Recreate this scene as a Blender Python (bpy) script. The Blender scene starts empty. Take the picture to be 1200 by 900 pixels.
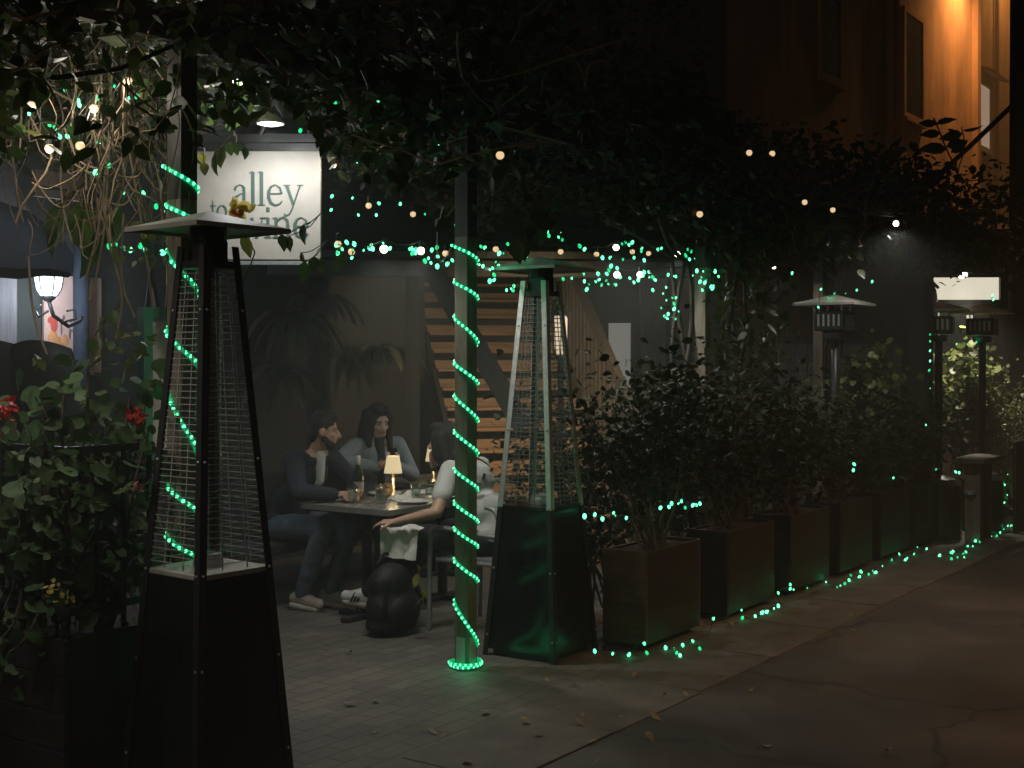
import bpy, bmesh, math, random
import numpy as np
from mathutils import Vector, Matrix, Euler

HAZE = 0.014
random.seed(11)
RNG = np.random.default_rng(11)
SC = bpy.context.scene
COL = SC.collection
R = math.radians

# ------------------------------------------------------------------ frames
F, HX, HY, CAMZ = 1500.0, 600.0, 422.0, 1.7       # focal length and horizon of the photograph (1200 x 900)
RZ = R(55.0)                                       # direction of the alley
SV = Vector((math.cos(RZ), math.sin(RZ), 0))       # along the alley, away
NV = Vector((SV.y, -SV.x, 0))                      # across, towards the road
ORG = Vector((-0.255, 7.08, 0))                    # foot of the front pergola post


def S(a, b, z=0.0):
    return ORG + SV * a + NV * b + Vector((0, 0, z))


def at(px, py, d):
    return Vector(((px - HX) / F * d, d, CAMZ - (py - HY) / F * d))


def on_ground(px, py, z=0.0):
    return at(px, py, F * (CAMZ - z) / (py - HY))


def on_b(px, py, b0):
    r = (px - HX) / F
    a = (r * (ORG.y + NV.y * b0) - ORG.x - NV.x * b0) / (SV.x - SV.y * r)
    d = ORG.y + SV.y * a + NV.y * b0
    return at(px, py, d)


def to_ab(v):
    q = Vector((v[0], v[1], 0)) - ORG
    return q.dot(SV), q.dot(NV)


# ------------------------------------------------------------------ materials
def principled(name):
    m = bpy.data.materials.new(name)
    m.use_nodes = True
    nt = m.node_tree
    return m, nt, nt.nodes['Principled BSDF'], nt.nodes['Material Output']


def ramp(nt, stops):
    n = nt.nodes.new('ShaderNodeValToRGB')
    e = n.color_ramp.elements
    while len(e) < len(stops):
        e.new(0.5)
    for k, (p, c) in enumerate(stops):
        e[k].position = p
        e[k].color = (*c, 1)
    return n


def mat(name, col, rough=0.6, metal=0.0, var=0.25, scale=14.0, bump=0.0, bscale=60.0, stretch=None, spec=0.5, coat=0.0):
    m, nt, p, o = principled(name)
    tc = nt.nodes.new('ShaderNodeTexCoord')
    mp = nt.nodes.new('ShaderNodeMapping')
    nt.links.new(tc.outputs['Object'], mp.inputs['Vector'])
    if stretch:
        mp.inputs['Scale'].default_value = stretch
    nz = nt.nodes.new('ShaderNodeTexNoise')
    nz.inputs['Scale'].default_value = scale
    nz.inputs['Detail'].default_value = 6
    nz.inputs['Roughness'].default_value = 0.65
    nt.links.new(mp.outputs['Vector'], nz.inputs['Vector'])
    lo = tuple(c * (1 - var) for c in col)
    hi = tuple(min(1, c * (1 + var)) for c in col)
    r = ramp(nt, [(0.3, lo), (0.7, hi)])
    nt.links.new(nz.outputs['Fac'], r.inputs['Fac'])
    nt.links.new(r.outputs['Color'], p.inputs['Base Color'])
    p.inputs['Roughness'].default_value = rough
    p.inputs['Metallic'].default_value = metal
    p.inputs['Specular IOR Level'].default_value = spec
    p.inputs['Coat Weight'].default_value = coat
    mr = nt.nodes.new('ShaderNodeMapRange')
    mr.inputs['To Min'].default_value = max(0.02, rough - 0.12)
    mr.inputs['To Max'].default_value = min(1, rough + 0.12)
    nt.links.new(nz.outputs['Fac'], mr.inputs['Value'])
    nt.links.new(mr.outputs['Result'], p.inputs['Roughness'])
    if bump:
        n2 = nt.nodes.new('ShaderNodeTexNoise')
        n2.inputs['Scale'].default_value = bscale
        n2.inputs['Detail'].default_value = 4
        nt.links.new(mp.outputs['Vector'], n2.inputs['Vector'])
        b = nt.nodes.new('ShaderNodeBump')
        b.inputs['Strength'].default_value = bump
        b.inputs['Distance'].default_value = 0.01
        nt.links.new(n2.outputs['Fac'], b.inputs['Height'])
        nt.links.new(b.outputs['Normal'], p.inputs['Normal'])
    return m


def emit(name, col, strength, sample=False):
    m, nt, p, o = principled(name)
    p.inputs['Base Color'].default_value = (*[min(1, c * 0.5) for c in col], 1)
    p.inputs['Emission Color'].default_value = (*col, 1)
    p.inputs['Emission Strength'].default_value = strength
    p.inputs['Roughness'].default_value = 0.4
    m.cycles.emission_sampling = 'AUTO' if sample else 'NONE'
    return m


def leaf_mat(name, cols, rough=0.42, trans=0.25, spec=0.4):
    m, nt, p, o = principled(name)
    g = nt.nodes.new('ShaderNodeNewGeometry')
    n = len(cols)
    r = ramp(nt, [(k / max(1, n - 1), c) for k, c in enumerate(cols)])
    nt.links.new(g.outputs['Random Per Island'], r.inputs['Fac'])
    tc = nt.nodes.new('ShaderNodeTexCoord')
    nz = nt.nodes.new('ShaderNodeTexNoise')
    nz.inputs['Scale'].default_value = 45
    nt.links.new(tc.outputs['Object'], nz.inputs['Vector'])
    mx = nt.nodes.new('ShaderNodeMix')
    mx.data_type = 'RGBA'
    mx.blend_type = 'MULTIPLY'
    mx.inputs[0].default_value = 0.5
    nt.links.new(r.outputs['Color'], mx.inputs[6])
    r2 = ramp(nt, [(0.35, (0.55, 0.55, 0.5)), (0.65, (1, 1, 1))])
    nt.links.new(nz.outputs['Fac'], r2.inputs['Fac'])
    nt.links.new(r2.outputs['Color'], mx.inputs[7])
    nt.links.new(mx.outputs[2], p.inputs['Base Color'])
    p.inputs['Roughness'].default_value = rough
    p.inputs['Specular IOR Level'].default_value = spec
    t = nt.nodes.new('ShaderNodeBsdfTranslucent')
    nt.links.new(mx.outputs[2], t.inputs['Color'])
    ms = nt.nodes.new('ShaderNodeMixShader')
    ms.inputs[0].default_value = trans
    nt.links.new(p.outputs[0], ms.inputs[1])
    nt.links.new(t.outputs[0], ms.inputs[2])
    nt.links.new(ms.outputs[0], o.inputs['Surface'])
    return m


def wood_mat(name, dark, light, rough=0.6, scale=3.0, stretch=(1, 1, 12), bump=0.25):
    m, nt, p, o = principled(name)
    tc = nt.nodes.new('ShaderNodeTexCoord')
    mp = nt.nodes.new('ShaderNodeMapping')
    mp.inputs['Scale'].default_value = stretch
    nt.links.new(tc.outputs['Object'], mp.inputs['Vector'])
    nz = nt.nodes.new('ShaderNodeTexNoise')
    nz.inputs['Scale'].default_value = scale
    nz.inputs['Detail'].default_value = 8
    nz.inputs['Distortion'].default_value = 0.6
    nt.links.new(mp.outputs['Vector'], nz.inputs['Vector'])
    r = ramp(nt, [(0.3, dark), (0.55, light), (0.75, tuple(c * 0.8 for c in dark))])
    nt.links.new(nz.outputs['Fac'], r.inputs['Fac'])
    nt.links.new(r.outputs['Color'], p.inputs['Base Color'])
    p.inputs['Roughness'].default_value = rough
    b = nt.nodes.new('ShaderNodeBump')
    b.inputs['Strength'].default_value = bump
    b.inputs['Distance'].default_value = 0.006
    nt.links.new(nz.outputs['Fac'], b.inputs['Height'])
    nt.links.new(b.outputs['Normal'], p.inputs['Normal'])
    return m


def glass_mat(name, tint=(0.9, 0.95, 0.93), gloss=0.5):
    m, nt, p, o = principled(name)
    nt.nodes.remove(p)
    t = nt.nodes.new('ShaderNodeBsdfTransparent')
    t.inputs['Color'].default_value = (*tint, 1)
    g = nt.nodes.new('ShaderNodeBsdfGlossy')
    g.inputs['Roughness'].default_value = 0.06
    lw = nt.nodes.new('ShaderNodeLayerWeight')
    lw.inputs['Blend'].default_value = 0.35
    f = nt.nodes.new('ShaderNodeMapRange')
    f.inputs['To Min'].default_value = 0.04
    f.inputs['To Max'].default_value = gloss
    nt.links.new(lw.outputs['Facing'], f.inputs['Value'])
    ms = nt.nodes.new('ShaderNodeMixShader')
    nt.links.new(f.outputs[0], ms.inputs[0])
    nt.links.new(t.outputs[0], ms.inputs[1])
    nt.links.new(g.outputs[0], ms.inputs[2])
    nt.links.new(ms.outputs[0], o.inputs['Surface'])
    return m


def paver_mat():
    m, nt, p, o = principled('brick_pavers')
    tc = nt.nodes.new('ShaderNodeTexCoord')
    br = nt.nodes.new('ShaderNodeTexBrick')
    br.inputs['Scale'].default_value = 1.0
    br.inputs['Brick Width'].default_value = 0.23
    br.inputs['Row Height'].default_value = 0.115
    br.inputs['Mortar Size'].default_value = 0.006
    br.inputs['Mortar Smooth'].default_value = 0.3
    br.inputs['Color1'].default_value = (0.165, 0.15, 0.132, 1)
    br.inputs['Color2'].default_value = (0.125, 0.115, 0.104, 1)
    br.inputs['Mortar'].default_value = (0.075, 0.069, 0.06, 1)
    # uneven courses
    nw = nt.nodes.new('ShaderNodeTexNoise')
    nw.inputs['Scale'].default_value = 3.0
    nt.links.new(tc.outputs['Object'], nw.inputs['Vector'])
    mxv = nt.nodes.new('ShaderNodeVectorMath')
    mxv.operation = 'MULTIPLY_ADD'
    mxv.inputs[1].default_value = (0.03, 0.03, 0)
    nt.links.new(nw.outputs['Color'], mxv.inputs[0])
    nt.links.new(tc.outputs['Object'], mxv.inputs[2])
    nt.links.new(mxv.outputs[0], br.inputs['Vector'])
    nz = nt.nodes.new('ShaderNodeTexNoise')
    nz.inputs['Scale'].default_value = 2.2
    nz.inputs['Detail'].default_value = 10
    nz.inputs['Roughness'].default_value = 0.7
    nt.links.new(tc.outputs['Object'], nz.inputs['Vector'])
    r = ramp(nt, [(0.3, (0.45, 0.45, 0.45)), (0.7, (1.15, 1.1, 1.05))])
    nt.links.new(nz.outputs['Fac'], r.inputs['Fac'])
    mx = nt.nodes.new('ShaderNodeMix')
    mx.data_type = 'RGBA'
    mx.blend_type = 'MULTIPLY'
    mx.inputs[0].default_value = 0.9
    nt.links.new(br.outputs['Color'], mx.inputs[6])
    nt.links.new(r.outputs['Color'], mx.inputs[7])
    nt.links.new(mx.outputs[2], p.inputs['Base Color'])
    p.inputs['Roughness'].default_value = 0.72
    n3 = nt.nodes.new('ShaderNodeTexNoise')
    n3.inputs['Scale'].default_value = 60
    n3.inputs['Detail'].default_value = 5
    nt.links.new(tc.outputs['Object'], n3.inputs['Vector'])
    ad = nt.nodes.new('ShaderNodeMath')
    ad.operation = 'MULTIPLY_ADD'
    ad.inputs[1].default_value = -1.6
    nt.links.new(br.outputs['Fac'], ad.inputs[0])
    nt.links.new(n3.outputs['Fac'], ad.inputs[2])
    b = nt.nodes.new('ShaderNodeBump')
    b.inputs['Strength'].default_value = 0.5
    b.inputs['Distance'].default_value = 0.006
    nt.links.new(ad.outputs[0], b.inputs['Height'])
    nt.links.new(b.outputs['Normal'], p.inputs['Normal'])
    return m


def asphalt_mat():
    m, nt, p, o = principled('asphalt')
    tc = nt.nodes.new('ShaderNodeTexCoord')
    nz = nt.nodes.new('ShaderNodeTexNoise')
    nz.inputs['Scale'].default_value = 0.7
    nz.inputs['Detail'].default_value = 8
    nt.links.new(tc.outputs['Object'], nz.inputs['Vector'])
    r = ramp(nt, [(0.32, (0.03, 0.029, 0.028)), (0.5, (0.06, 0.057, 0.052)), (0.66, (0.11, 0.10, 0.09))])
    nt.links.new(nz.outputs['Fac'], r.inputs['Fac'])
    n2 = nt.nodes.new('ShaderNodeTexNoise')
    n2.inputs['Scale'].default_value = 160
    n2.inputs['Detail'].default_value = 3
    nt.links.new(tc.outputs['Object'], n2.inputs['Vector'])
    mx = nt.nodes.new('ShaderNodeMix')
    mx.data_type = 'RGBA'
    mx.blend_type = 'OVERLAY'
    mx.inputs[0].default_value = 0.75
    nt.links.new(r.outputs['Color'], mx.inputs[6])
    nt.links.new(n2.outputs['Fac'], mx.inputs[7])
    vo = nt.nodes.new('ShaderNodeTexVoronoi')
    vo.feature = 'DISTANCE_TO_EDGE'
    vo.inputs['Scale'].default_value = 0.55
    nw = nt.nodes.new('ShaderNodeTexNoise')
    nw.inputs['Scale'].default_value = 2.5
    nw.inputs['Detail'].default_value = 6
    nt.links.new(tc.outputs['Object'], nw.inputs['Vector'])
    va = nt.nodes.new('ShaderNodeVectorMath')
    va.operation = 'MULTIPLY_ADD'
    va.inputs[1].default_value = (.5, .5, 0)
    nt.links.new(nw.outputs['Color'], va.inputs[0])
    nt.links.new(tc.outputs['Object'], va.inputs[2])
    nt.links.new(va.outputs[0], vo.inputs['Vector'])
    rc = ramp(nt, [(0.004, (0.25, 0.25, 0.25)), (0.014, (1, 1, 1))])
    nt.links.new(vo.outputs['Distance'], rc.inputs['Fac'])
    m3 = nt.nodes.new('ShaderNodeMix')
    m3.data_type = 'RGBA'
    m3.blend_type = 'MULTIPLY'
    m3.inputs[0].default_value = 0.8
    nt.links.new(mx.outputs[2], m3.inputs[6])
    nt.links.new(rc.outputs['Color'], m3.inputs[7])
    nt.links.new(m3.outputs[2], p.inputs['Base Color'])
    p.inputs['Roughness'].default_value = 0.7
    b = nt.nodes.new('ShaderNodeBump')
    b.inputs['Strength'].default_value = 0.5
    b.inputs['Distance'].default_value = 0.004
    nt.links.new(n2.outputs['Fac'], b.inputs['Height'])
    nt.links.new(b.outputs['Normal'], p.inputs['Normal'])
    return m


M = {}
M['pavers'] = paver_mat()
M['asphalt'] = asphalt_mat()
M['concrete'] = mat('kerb_concrete', (0.115, 0.105, 0.092), 0.8, var=0.35, scale=5, bump=0.4, bscale=80)
M['earth'] = mat('earth', (0.05, 0.04, 0.03), 0.95, var=0.4, scale=3)
M['black'] = mat('black_powder_coat', (0.018, 0.018, 0.019), 0.42, var=0.3, scale=30)
M['base_black'] = mat('black_satin_steel', (0.012, 0.0135, 0.0135), 0.2, metal=0.3, var=0.15, scale=2.5)
M['steel'] = mat('brushed_steel', (0.55, 0.56, 0.56), 0.38, metal=0.55, var=0.15, scale=40)
M['wire'] = mat('grille_wire', (0.5, 0.5, 0.48), 0.4, metal=0.4, var=0.2, scale=40)
M['dark_wire'] = mat('dark_grille_wire', (0.2, 0.22, 0.21), 0.4, metal=0.4, var=0.2, scale=40)
M['cap'] = mat('aluminium_cap', (0.5, 0.46, 0.43), 0.5, metal=0.35, var=0.18, scale=9, bump=0.1, bscale=18)
M['glass'] = glass_mat('clear_glass')
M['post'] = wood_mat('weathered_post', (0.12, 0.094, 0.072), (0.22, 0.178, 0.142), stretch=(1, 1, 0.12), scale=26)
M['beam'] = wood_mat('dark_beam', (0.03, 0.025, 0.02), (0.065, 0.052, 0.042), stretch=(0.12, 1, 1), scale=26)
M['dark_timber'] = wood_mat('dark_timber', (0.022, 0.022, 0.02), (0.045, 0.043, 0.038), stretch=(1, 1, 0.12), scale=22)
M['stair_wood'] = wood_mat('stair_wood', (0.17, 0.095, 0.045), (0.36, 0.22, 0.115), stretch=(0.25, 3, 3), scale=7)
M['rail_wood'] = wood_mat('rail_wood', (0.07, 0.055, 0.036), (0.13, 0.105, 0.07), stretch=(1, 1, 0.15), scale=18)
M['planter'] = wood_mat('planter_wood_lit', (0.075, 0.045, 0.028), (0.15, 0.092, 0.058), stretch=(0.4, 0.4, 4), scale=5)  # lit copy of the planter wood, for the nearest end
M['planter_dark'] = wood_mat('planter_dark', (0.016, 0.012, 0.010), (0.034, 0.025, 0.019), stretch=(0.4, 0.4, 4), scale=5)  # darker copy; shade put into the colour on faces away from the light
M['soil'] = mat('soil', (0.03, 0.022, 0.016), 0.95, var=0.5, scale=40, bump=0.6)
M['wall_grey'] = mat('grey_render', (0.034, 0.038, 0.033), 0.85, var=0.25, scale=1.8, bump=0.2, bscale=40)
M['siding'] = wood_mat('pale_siding', (0.30, 0.30, 0.31), (0.42, 0.42, 0.43), stretch=(3, 3, 0.3), scale=5, bump=0.15)
M['siding_dark'] = wood_mat('dark_siding', (0.09, 0.08, 0.085), (0.15, 0.135, 0.14), stretch=(4, 4, 0.3), scale=6)
M['brown_siding'] = wood_mat('brown_siding', (0.045, 0.02, 0.014), (0.085, 0.04, 0.027), stretch=(4, 4, 0.3), scale=6)
M['stucco'] = mat('terracotta_stucco', (0.40, 0.26, 0.165), 0.9, var=0.45, scale=1.6, bump=0.8, bscale=9, stretch=(1, 1, .35))
M['stucco_dark'] = mat('brown_stucco', (0.30, 0.17, 0.11), 0.9, var=0.25, scale=0.9, bump=0.35, bscale=14)
M['dark_pane'] = mat('dark_window_pane', (0.008, 0.008, 0.009), 0.25, var=0.1, spec=0.15)
M['white_paint'] = mat('white_paint', (0.72, 0.70, 0.66), 0.55, var=0.08, scale=8)
M['sign_face'] = mat('sign_face', (0.52, 0.485, 0.42), 0.6, var=0.13, scale=4, bump=0.15, bscale=12)
M['sign_green'] = mat('sign_lettering', (0.07, 0.125, 0.105), 0.6, var=0.12, scale=30)
M['poster'] = mat('pink_poster', (0.62, 0.40, 0.34), 0.8, var=0.1, scale=8)
M['poster_red'] = mat('poster_red', (0.55, 0.07, 0.05), 0.8)
M['poster_orange'] = mat('poster_orange', (0.62, 0.27, 0.10), 0.8)
M['poster_ink'] = mat('poster_ink', (0.16, 0.11, 0.11), 0.8)
M['navy'] = mat('navy_fabric', (0.022, 0.032, 0.055), 0.85, var=0.3, scale=20, bump=0.3, bscale=140)
M['green_paint'] = mat('green_paint', (0.02, 0.14, 0.065), 0.5, var=0.2, scale=10)
M['pale_board'] = mat('pale_board', (0.36, 0.31, 0.26), 0.7, var=0.25, scale=6)
M['brick'] = mat('orange_brick', (0.45, 0.20, 0.12), 0.85, var=0.25, scale=18, bump=0.3)
M['table_top'] = mat('table_top', (0.20, 0.185, 0.165), 0.25, var=0.2, scale=10)
M['table_edge'] = mat('table_edge', (0.55, 0.54, 0.52), 0.35, metal=0.8, var=0.1)
M['ceramic'] = mat('white_ceramic', (0.74, 0.72, 0.68), 0.25, var=0.05)
M['cloth'] = mat('white_napkin', (0.70, 0.68, 0.65), 0.9, var=0.08, bump=0.3, bscale=40)
M['bottle'] = mat('dark_bottle_glass', (0.012, 0.02, 0.014), 0.1, var=0.1)
M['brass'] = mat('brass', (0.60, 0.47, 0.28), 0.3, metal=0.9, var=0.15)
M['food'] = mat('bread', (0.36, 0.20, 0.09), 0.8, var=0.4, scale=50, bump=0.4)
M['grey_metal'] = mat('grey_painted_tube', (0.27, 0.28, 0.28), 0.42, metal=0.3, var=0.15)
M['bag'] = mat('black_nylon', (0.006, 0.006, 0.007), 0.65, var=0.4, scale=15, bump=0.4, bscale=60)
M['shell'] = mat('dark_shell', (0.012, 0.016, 0.015), 0.6, var=0.3, scale=5)
M['skin'] = mat('skin', (0.42, 0.255, 0.18), 0.5, var=0.1, scale=14, bump=0.08)
M['skin_pale'] = mat('pale_skin', (0.50, 0.34, 0.26), 0.5, var=0.08, scale=14, bump=0.08)
M['hair'] = mat('black_hair', (0.010, 0.008, 0.007), 0.72, var=0.5, scale=40, bump=0.6, bscale=90, stretch=(1, 1, 0.2))
M['lip'] = mat('lip', (0.30, 0.12, 0.10), 0.5, var=0.1)
M['eye'] = mat('eye_white', (0.36, 0.33, 0.30), 0.3, var=0.02)
M['navy_cloth'] = mat('navy_jacket', (0.009, 0.014, 0.025), 0.85, var=0.3, scale=14, bump=0.5, bscale=22)
M['white_cloth'] = mat('white_cotton', (0.46, 0.47, 0.46), 0.9, var=0.07, scale=8, bump=0.6, bscale=16)
M['denim'] = mat('blue_denim', (0.095, 0.13, 0.17), 0.9, var=0.3, scale=16, bump=0.6, bscale=18)
M['black_cloth'] = mat('black_cloth', (0.012, 0.012, 0.013), 0.9, var=0.3, scale=16, bump=0.5, bscale=18)
M['grey_knit'] = mat('grey_blue_knit', (0.19, 0.225, 0.25), 0.95, var=0.16, scale=20, bump=0.6, bscale=26)
M['dark_vest'] = mat('dark_vest', (0.02, 0.022, 0.024), 0.9, var=0.2)
M['beige_shoe'] = mat('beige_suede', (0.42, 0.38, 0.32), 0.85, var=0.15, scale=20, bump=0.2)
M['white_shoe'] = mat('white_leather', (0.66, 0.66, 0.64), 0.5, var=0.06)
M['shoe_sole'] = mat('shoe_sole', (0.5, 0.46, 0.40), 0.7, var=0.1)
M['phone'] = mat('phone_black', (0.01, 0.01, 0.012), 0.2)
M['stem'] = mat('dry_stem', (0.24, 0.175, 0.115), 0.85, var=0.35, scale=12)
M['dark_stem'] = mat('dark_stem', (0.10, 0.075, 0.05), 0.9, var=0.4, scale=12, bump=0.4, bscale=30)
M['bark'] = mat('bark', (0.04, 0.033, 0.027), 0.95, var=0.5, scale=9, bump=0.9, bscale=22, stretch=(1, 1, 0.3))
M['cable'] = mat('dark_cable', (0.012, 0.02, 0.015), 0.6, var=0.2)
M['canopy'] = leaf_mat('canopy_leaf', [(0.018, 0.04, 0.009), (0.03, 0.06, 0.014), (0.045, 0.075, 0.018), (0.075, 0.085, 0.02)])
M['canopy_shaded'] = leaf_mat('canopy_leaf_shaded', [(0.022, 0.03, 0.013), (0.035, 0.045, 0.018), (0.05, 0.055, 0.024)], spec=.25)  # duller copy of the canopy leaf; the unlit look is put into the colour
M['big_leaf'] = leaf_mat('big_leaf', [(0.035, 0.085, 0.02), (0.07, 0.13, 0.028), (0.10, 0.15, 0.03)], rough=0.35)
M['geranium'] = leaf_mat('geranium_leaf', [(0.04, 0.08, 0.028), (0.075, 0.135, 0.05), (0.12, 0.18, 0.075)], rough=0.6)
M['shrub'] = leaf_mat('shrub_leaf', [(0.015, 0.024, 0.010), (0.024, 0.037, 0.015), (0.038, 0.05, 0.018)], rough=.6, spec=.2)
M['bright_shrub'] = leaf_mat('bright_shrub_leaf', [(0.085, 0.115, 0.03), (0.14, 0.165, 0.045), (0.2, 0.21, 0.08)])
M['palm'] = leaf_mat('hanging_fern_leaf', [(0.035, 0.05, 0.028), (0.055, 0.068, 0.04), (0.12, 0.125, 0.09)], rough=0.4)
M['red_petal'] = leaf_mat('red_petal', [(0.45, 0.02, 0.015), (0.60, 0.04, 0.03)])
M['pink_petal'] = leaf_mat('pink_petal', [(0.50, 0.17, 0.17), (0.58, 0.28, 0.26)])
M['yellow_petal'] = leaf_mat('yellow_petal', [(0.8, 0.62, 0.12), (0.9, 0.75, 0.3)], trans=.65)
M['orange_petal'] = leaf_mat('orange_petal', [(0.8, 0.22, 0.03), (0.85, 0.32, 0.05)], trans=.6)
M['dry_leaf'] = leaf_mat('dry_leaf', [(0.20, 0.14, 0.08), (0.32, 0.24, 0.15), (0.42, 0.34, 0.24)], rough=0.8, trans=0.1)
M['yellow_leaf'] = leaf_mat('yellow_leaf', [(0.22, 0.24, 0.03), (0.30, 0.27, 0.05)])
GREEN = (0.02, 1.0, 0.36)
M['led'] = emit('green_led', (0.12, 1.0, 0.42), 3.0)
M['led_dim'] = emit('green_led_dim', (0.03, 1.0, 0.36), 1.0)
M['led_hot'] = emit('green_led_hot', (0.14, 1.0, 0.46), 3.8)
M['rope'] = emit('green_rope_tube', (0.0, 1.0, 0.34), 0.33, sample=True)
M['globe_lit'] = emit('lit_globe', (1.0, 0.86, 0.66), 9.0)
M['globe_dim'] = emit('warm_dim_globe', (1.0, 0.70, 0.38), 0.9)
M['shade'] = emit('lamp_shade_glow', (1.0, 0.80, 0.46), 0.62)
M['lantern_glass'] = emit('lantern_glass', (0.82, 0.91, 1.0), 5.0)
M['sign_led'] = emit('sign_lamp_disc', (0.95, 0.98, 1.0), 14.0)
M['lit_window'] = emit('lit_window', (1.0, 0.92, 0.72), 0.85)
M['lit_door'] = emit('lit_doorway', (0.92, 0.90, 0.82), 0.16)
M['curtain'] = emit('curtained_window', (1.0, .72, .52), 0.38)
M['amber'] = emit('amber_lamp', (1.0, 0.52, 0.16), 6.0)
M['warm_lamp'] = emit('warm_lamp_glass', (1.0, 0.80, 0.55), 0.7)


# ------------------------------------------------------------------ mesh builder
class MB:
    def __init__(self):
        self.v, self.f = [], []

    def add(self, vs, fs):
        o = len(self.v)
        self.v += [tuple(x) for x in vs]
        self.f += [tuple(i + o for i in f) for f in fs]

    def box(self, c, s, rot=None, taper=None, bevel=0.0):
        hx, hy, hz = s[0] / 2, s[1] / 2, s[2] / 2
        if bevel:
            bm = bmesh.new()
            bmesh.ops.create_cube(bm, size=1.0)
            for v in bm.verts:
                v.co = Vector((v.co.x * s[0], v.co.y * s[1], v.co.z * s[2]))
            bmesh.ops.bevel(bm, geom=bm.edges[:], offset=bevel, segments=2, affect='EDGES', profile=0.5)
            bm.verts.index_update()
            vs = [v.co.copy() for v in bm.verts]
            fs = [[v.index for v in f.verts] for f in bm.faces]
            bm.free()
        else:
            t = taper or 1.0
            vs = [Vector((x * hx * (t if z > 0 else 1), y * hy * (t if z > 0 else 1), z * hz))
                  for z in (-1, 1) for x, y in ((-1, -1), (1, -1), (1, 1), (-1, 1))]
            fs = [(3, 2, 1, 0), (4, 5, 6, 7), (0, 1, 5, 4), (1, 2, 6, 5), (2, 3, 7, 6), (3, 0, 4, 7)]
        if rot is not None:
            rm = rot if isinstance(rot, Matrix) else Euler(rot).to_matrix()
            vs = [rm @ v for v in vs]
        c = Vector(c)
        self.add([v + c for v in vs], fs)

    def bar(self, p0, p1, w, h=None, up=(0, 0, 1)):
        p0, p1 = Vector(p0), Vector(p1)
        h = h or w
        d = (p1 - p0)
        L = d.length
        d.normalize()
        u = Vector(up)
        if abs(d.dot(u)) > 0.98:
            u = Vector((1, 0, 0))
        x = d.cross(u).normalized()
        z = x.cross(d).normalized()
        self.add([p + x * sx * w / 2 + z * sz * h / 2 for p in (p0, p1) for sx, sz in ((-1, -1), (1, -1), (1, 1), (-1, 1))],
                 [(0, 1, 2, 3), (7, 6, 5, 4), (0, 4, 5, 1), (1, 5, 6, 2), (2, 6, 7, 3), (3, 7, 4, 0)])

    def tube(self, pts, r, n=6, cap=True):
        pts = [Vector(p) for p in pts]
        k = len(pts)
        rs = r if isinstance(r, (list, tuple)) else [r] * k
        d0 = (pts[1] - pts[0]).normalized()
        up = Vector((0, 0, 1)) if abs(d0.z) < 0.9 else Vector((1, 0, 0))
        x = d0.cross(up).normalized()
        vs, fs = [], []
        for i, p in enumerate(pts):
            d = (pts[min(i + 1, k - 1)] - pts[max(i - 1, 0)])
            if d.length < 1e-9:
                d = d0.copy()
            d.normalize()
            x = (x - d * x.dot(d))
            if x.length < 1e-6:
                x = d.orthogonal()
            x.normalize()
            y = d.cross(x)
            for j in range(n):
                t = 2 * math.pi * j / n
                vs.append(p + (x * math.cos(t) + y * math.sin(t)) * rs[i])
        for i in range(k - 1):
            for j in range(n):
                a, b = i * n + j, i * n + (j + 1) % n
                fs.append((a, b, b + n, a + n))
        if cap:
            fs.append(tuple(range(n - 1, -1, -1)))
            fs.append(tuple((k - 1) * n + j for j in range(n)))
        self.add(vs, fs)

    def lathe(self, prof, c=(0, 0, 0), n=20, axis=None):
        c = Vector(c)
        q = Vector((0, 0, 1)).rotation_difference(Vector(axis)) if axis is not None else None
        vs, fs = [], []
        for r, z in prof:
            for j in range(n):
                t = 2 * math.pi * j / n
                v = Vector((r * math.cos(t), r * math.sin(t), z))
                vs.append((q @ v if q else v) + c)
        for i in range(len(prof) - 1):
            for j in range(n):
                a, b = i * n + j, i * n + (j + 1) % n
                fs.append((a, b, b + n, a + n))
        if prof[0][0] > 1e-5:
            fs.append(tuple(range(n - 1, -1, -1)))
        if prof[-1][0] > 1e-5:
            fs.append(tuple((len(prof) - 1) * n + j for j in range(n)))
        self.add(vs, fs)

    def ball(self, c, r, rot=None, n=12, m=8):
        r = (r, r, r) if isinstance(r, (int, float)) else r
        rm = None if rot is None else (rot if isinstance(rot, Matrix) else Euler(rot).to_matrix())
        c = Vector(c)
        vs, fs = [], []
        vs.append(Vector((0, 0, -r[2])))
        for i in range(1, m):
            ph = -math.pi / 2 + math.pi * i / m
            for j in range(n):
                t = 2 * math.pi * j / n
                vs.append(Vector((r[0] * math.cos(ph) * math.cos(t), r[1] * math.cos(ph) * math.sin(t), r[2] * math.sin(ph))))
        vs.append(Vector((0, 0, r[2])))
        for j in range(n):
            fs.append((0, 1 + (j + 1) % n, 1 + j))
        for i in range(m - 2):
            for j in range(n):
                a, b = 1 + i * n + j, 1 + i * n + (j + 1) % n
                fs.append((a, b, b + n, a + n))
        top = len(vs) - 1
        for j in range(n):
            fs.append((top, top - n + j, top - n + (j + 1) % n))
        if rm is not None:
            vs = [rm @ v for v in vs]
        self.add([v + c for v in vs], fs)

    def cap(self, p0, p1, r0, r1, n=12):
        """closed tapered capsule"""
        p0, p1 = Vector(p0), Vector(p1)
        d = p1 - p0
        L = max(d.length, 1e-5)
        prof = []
        for k in range(4):
            t = math.pi / 2 * (k / 4)
            prof.append((max(1e-4, r0 * math.sin(t)), -r0 * math.cos(t)))
        prof.append((r0, 0))
        prof.append((r1, L))
        for k in range(1, 5):
            t = math.pi / 2 * (k / 4)
            prof.append((max(1e-4, r1 * math.cos(t)), L + r1 * math.sin(t)))
        self.lathe(prof, p0, n, axis=d.normalized())

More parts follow.
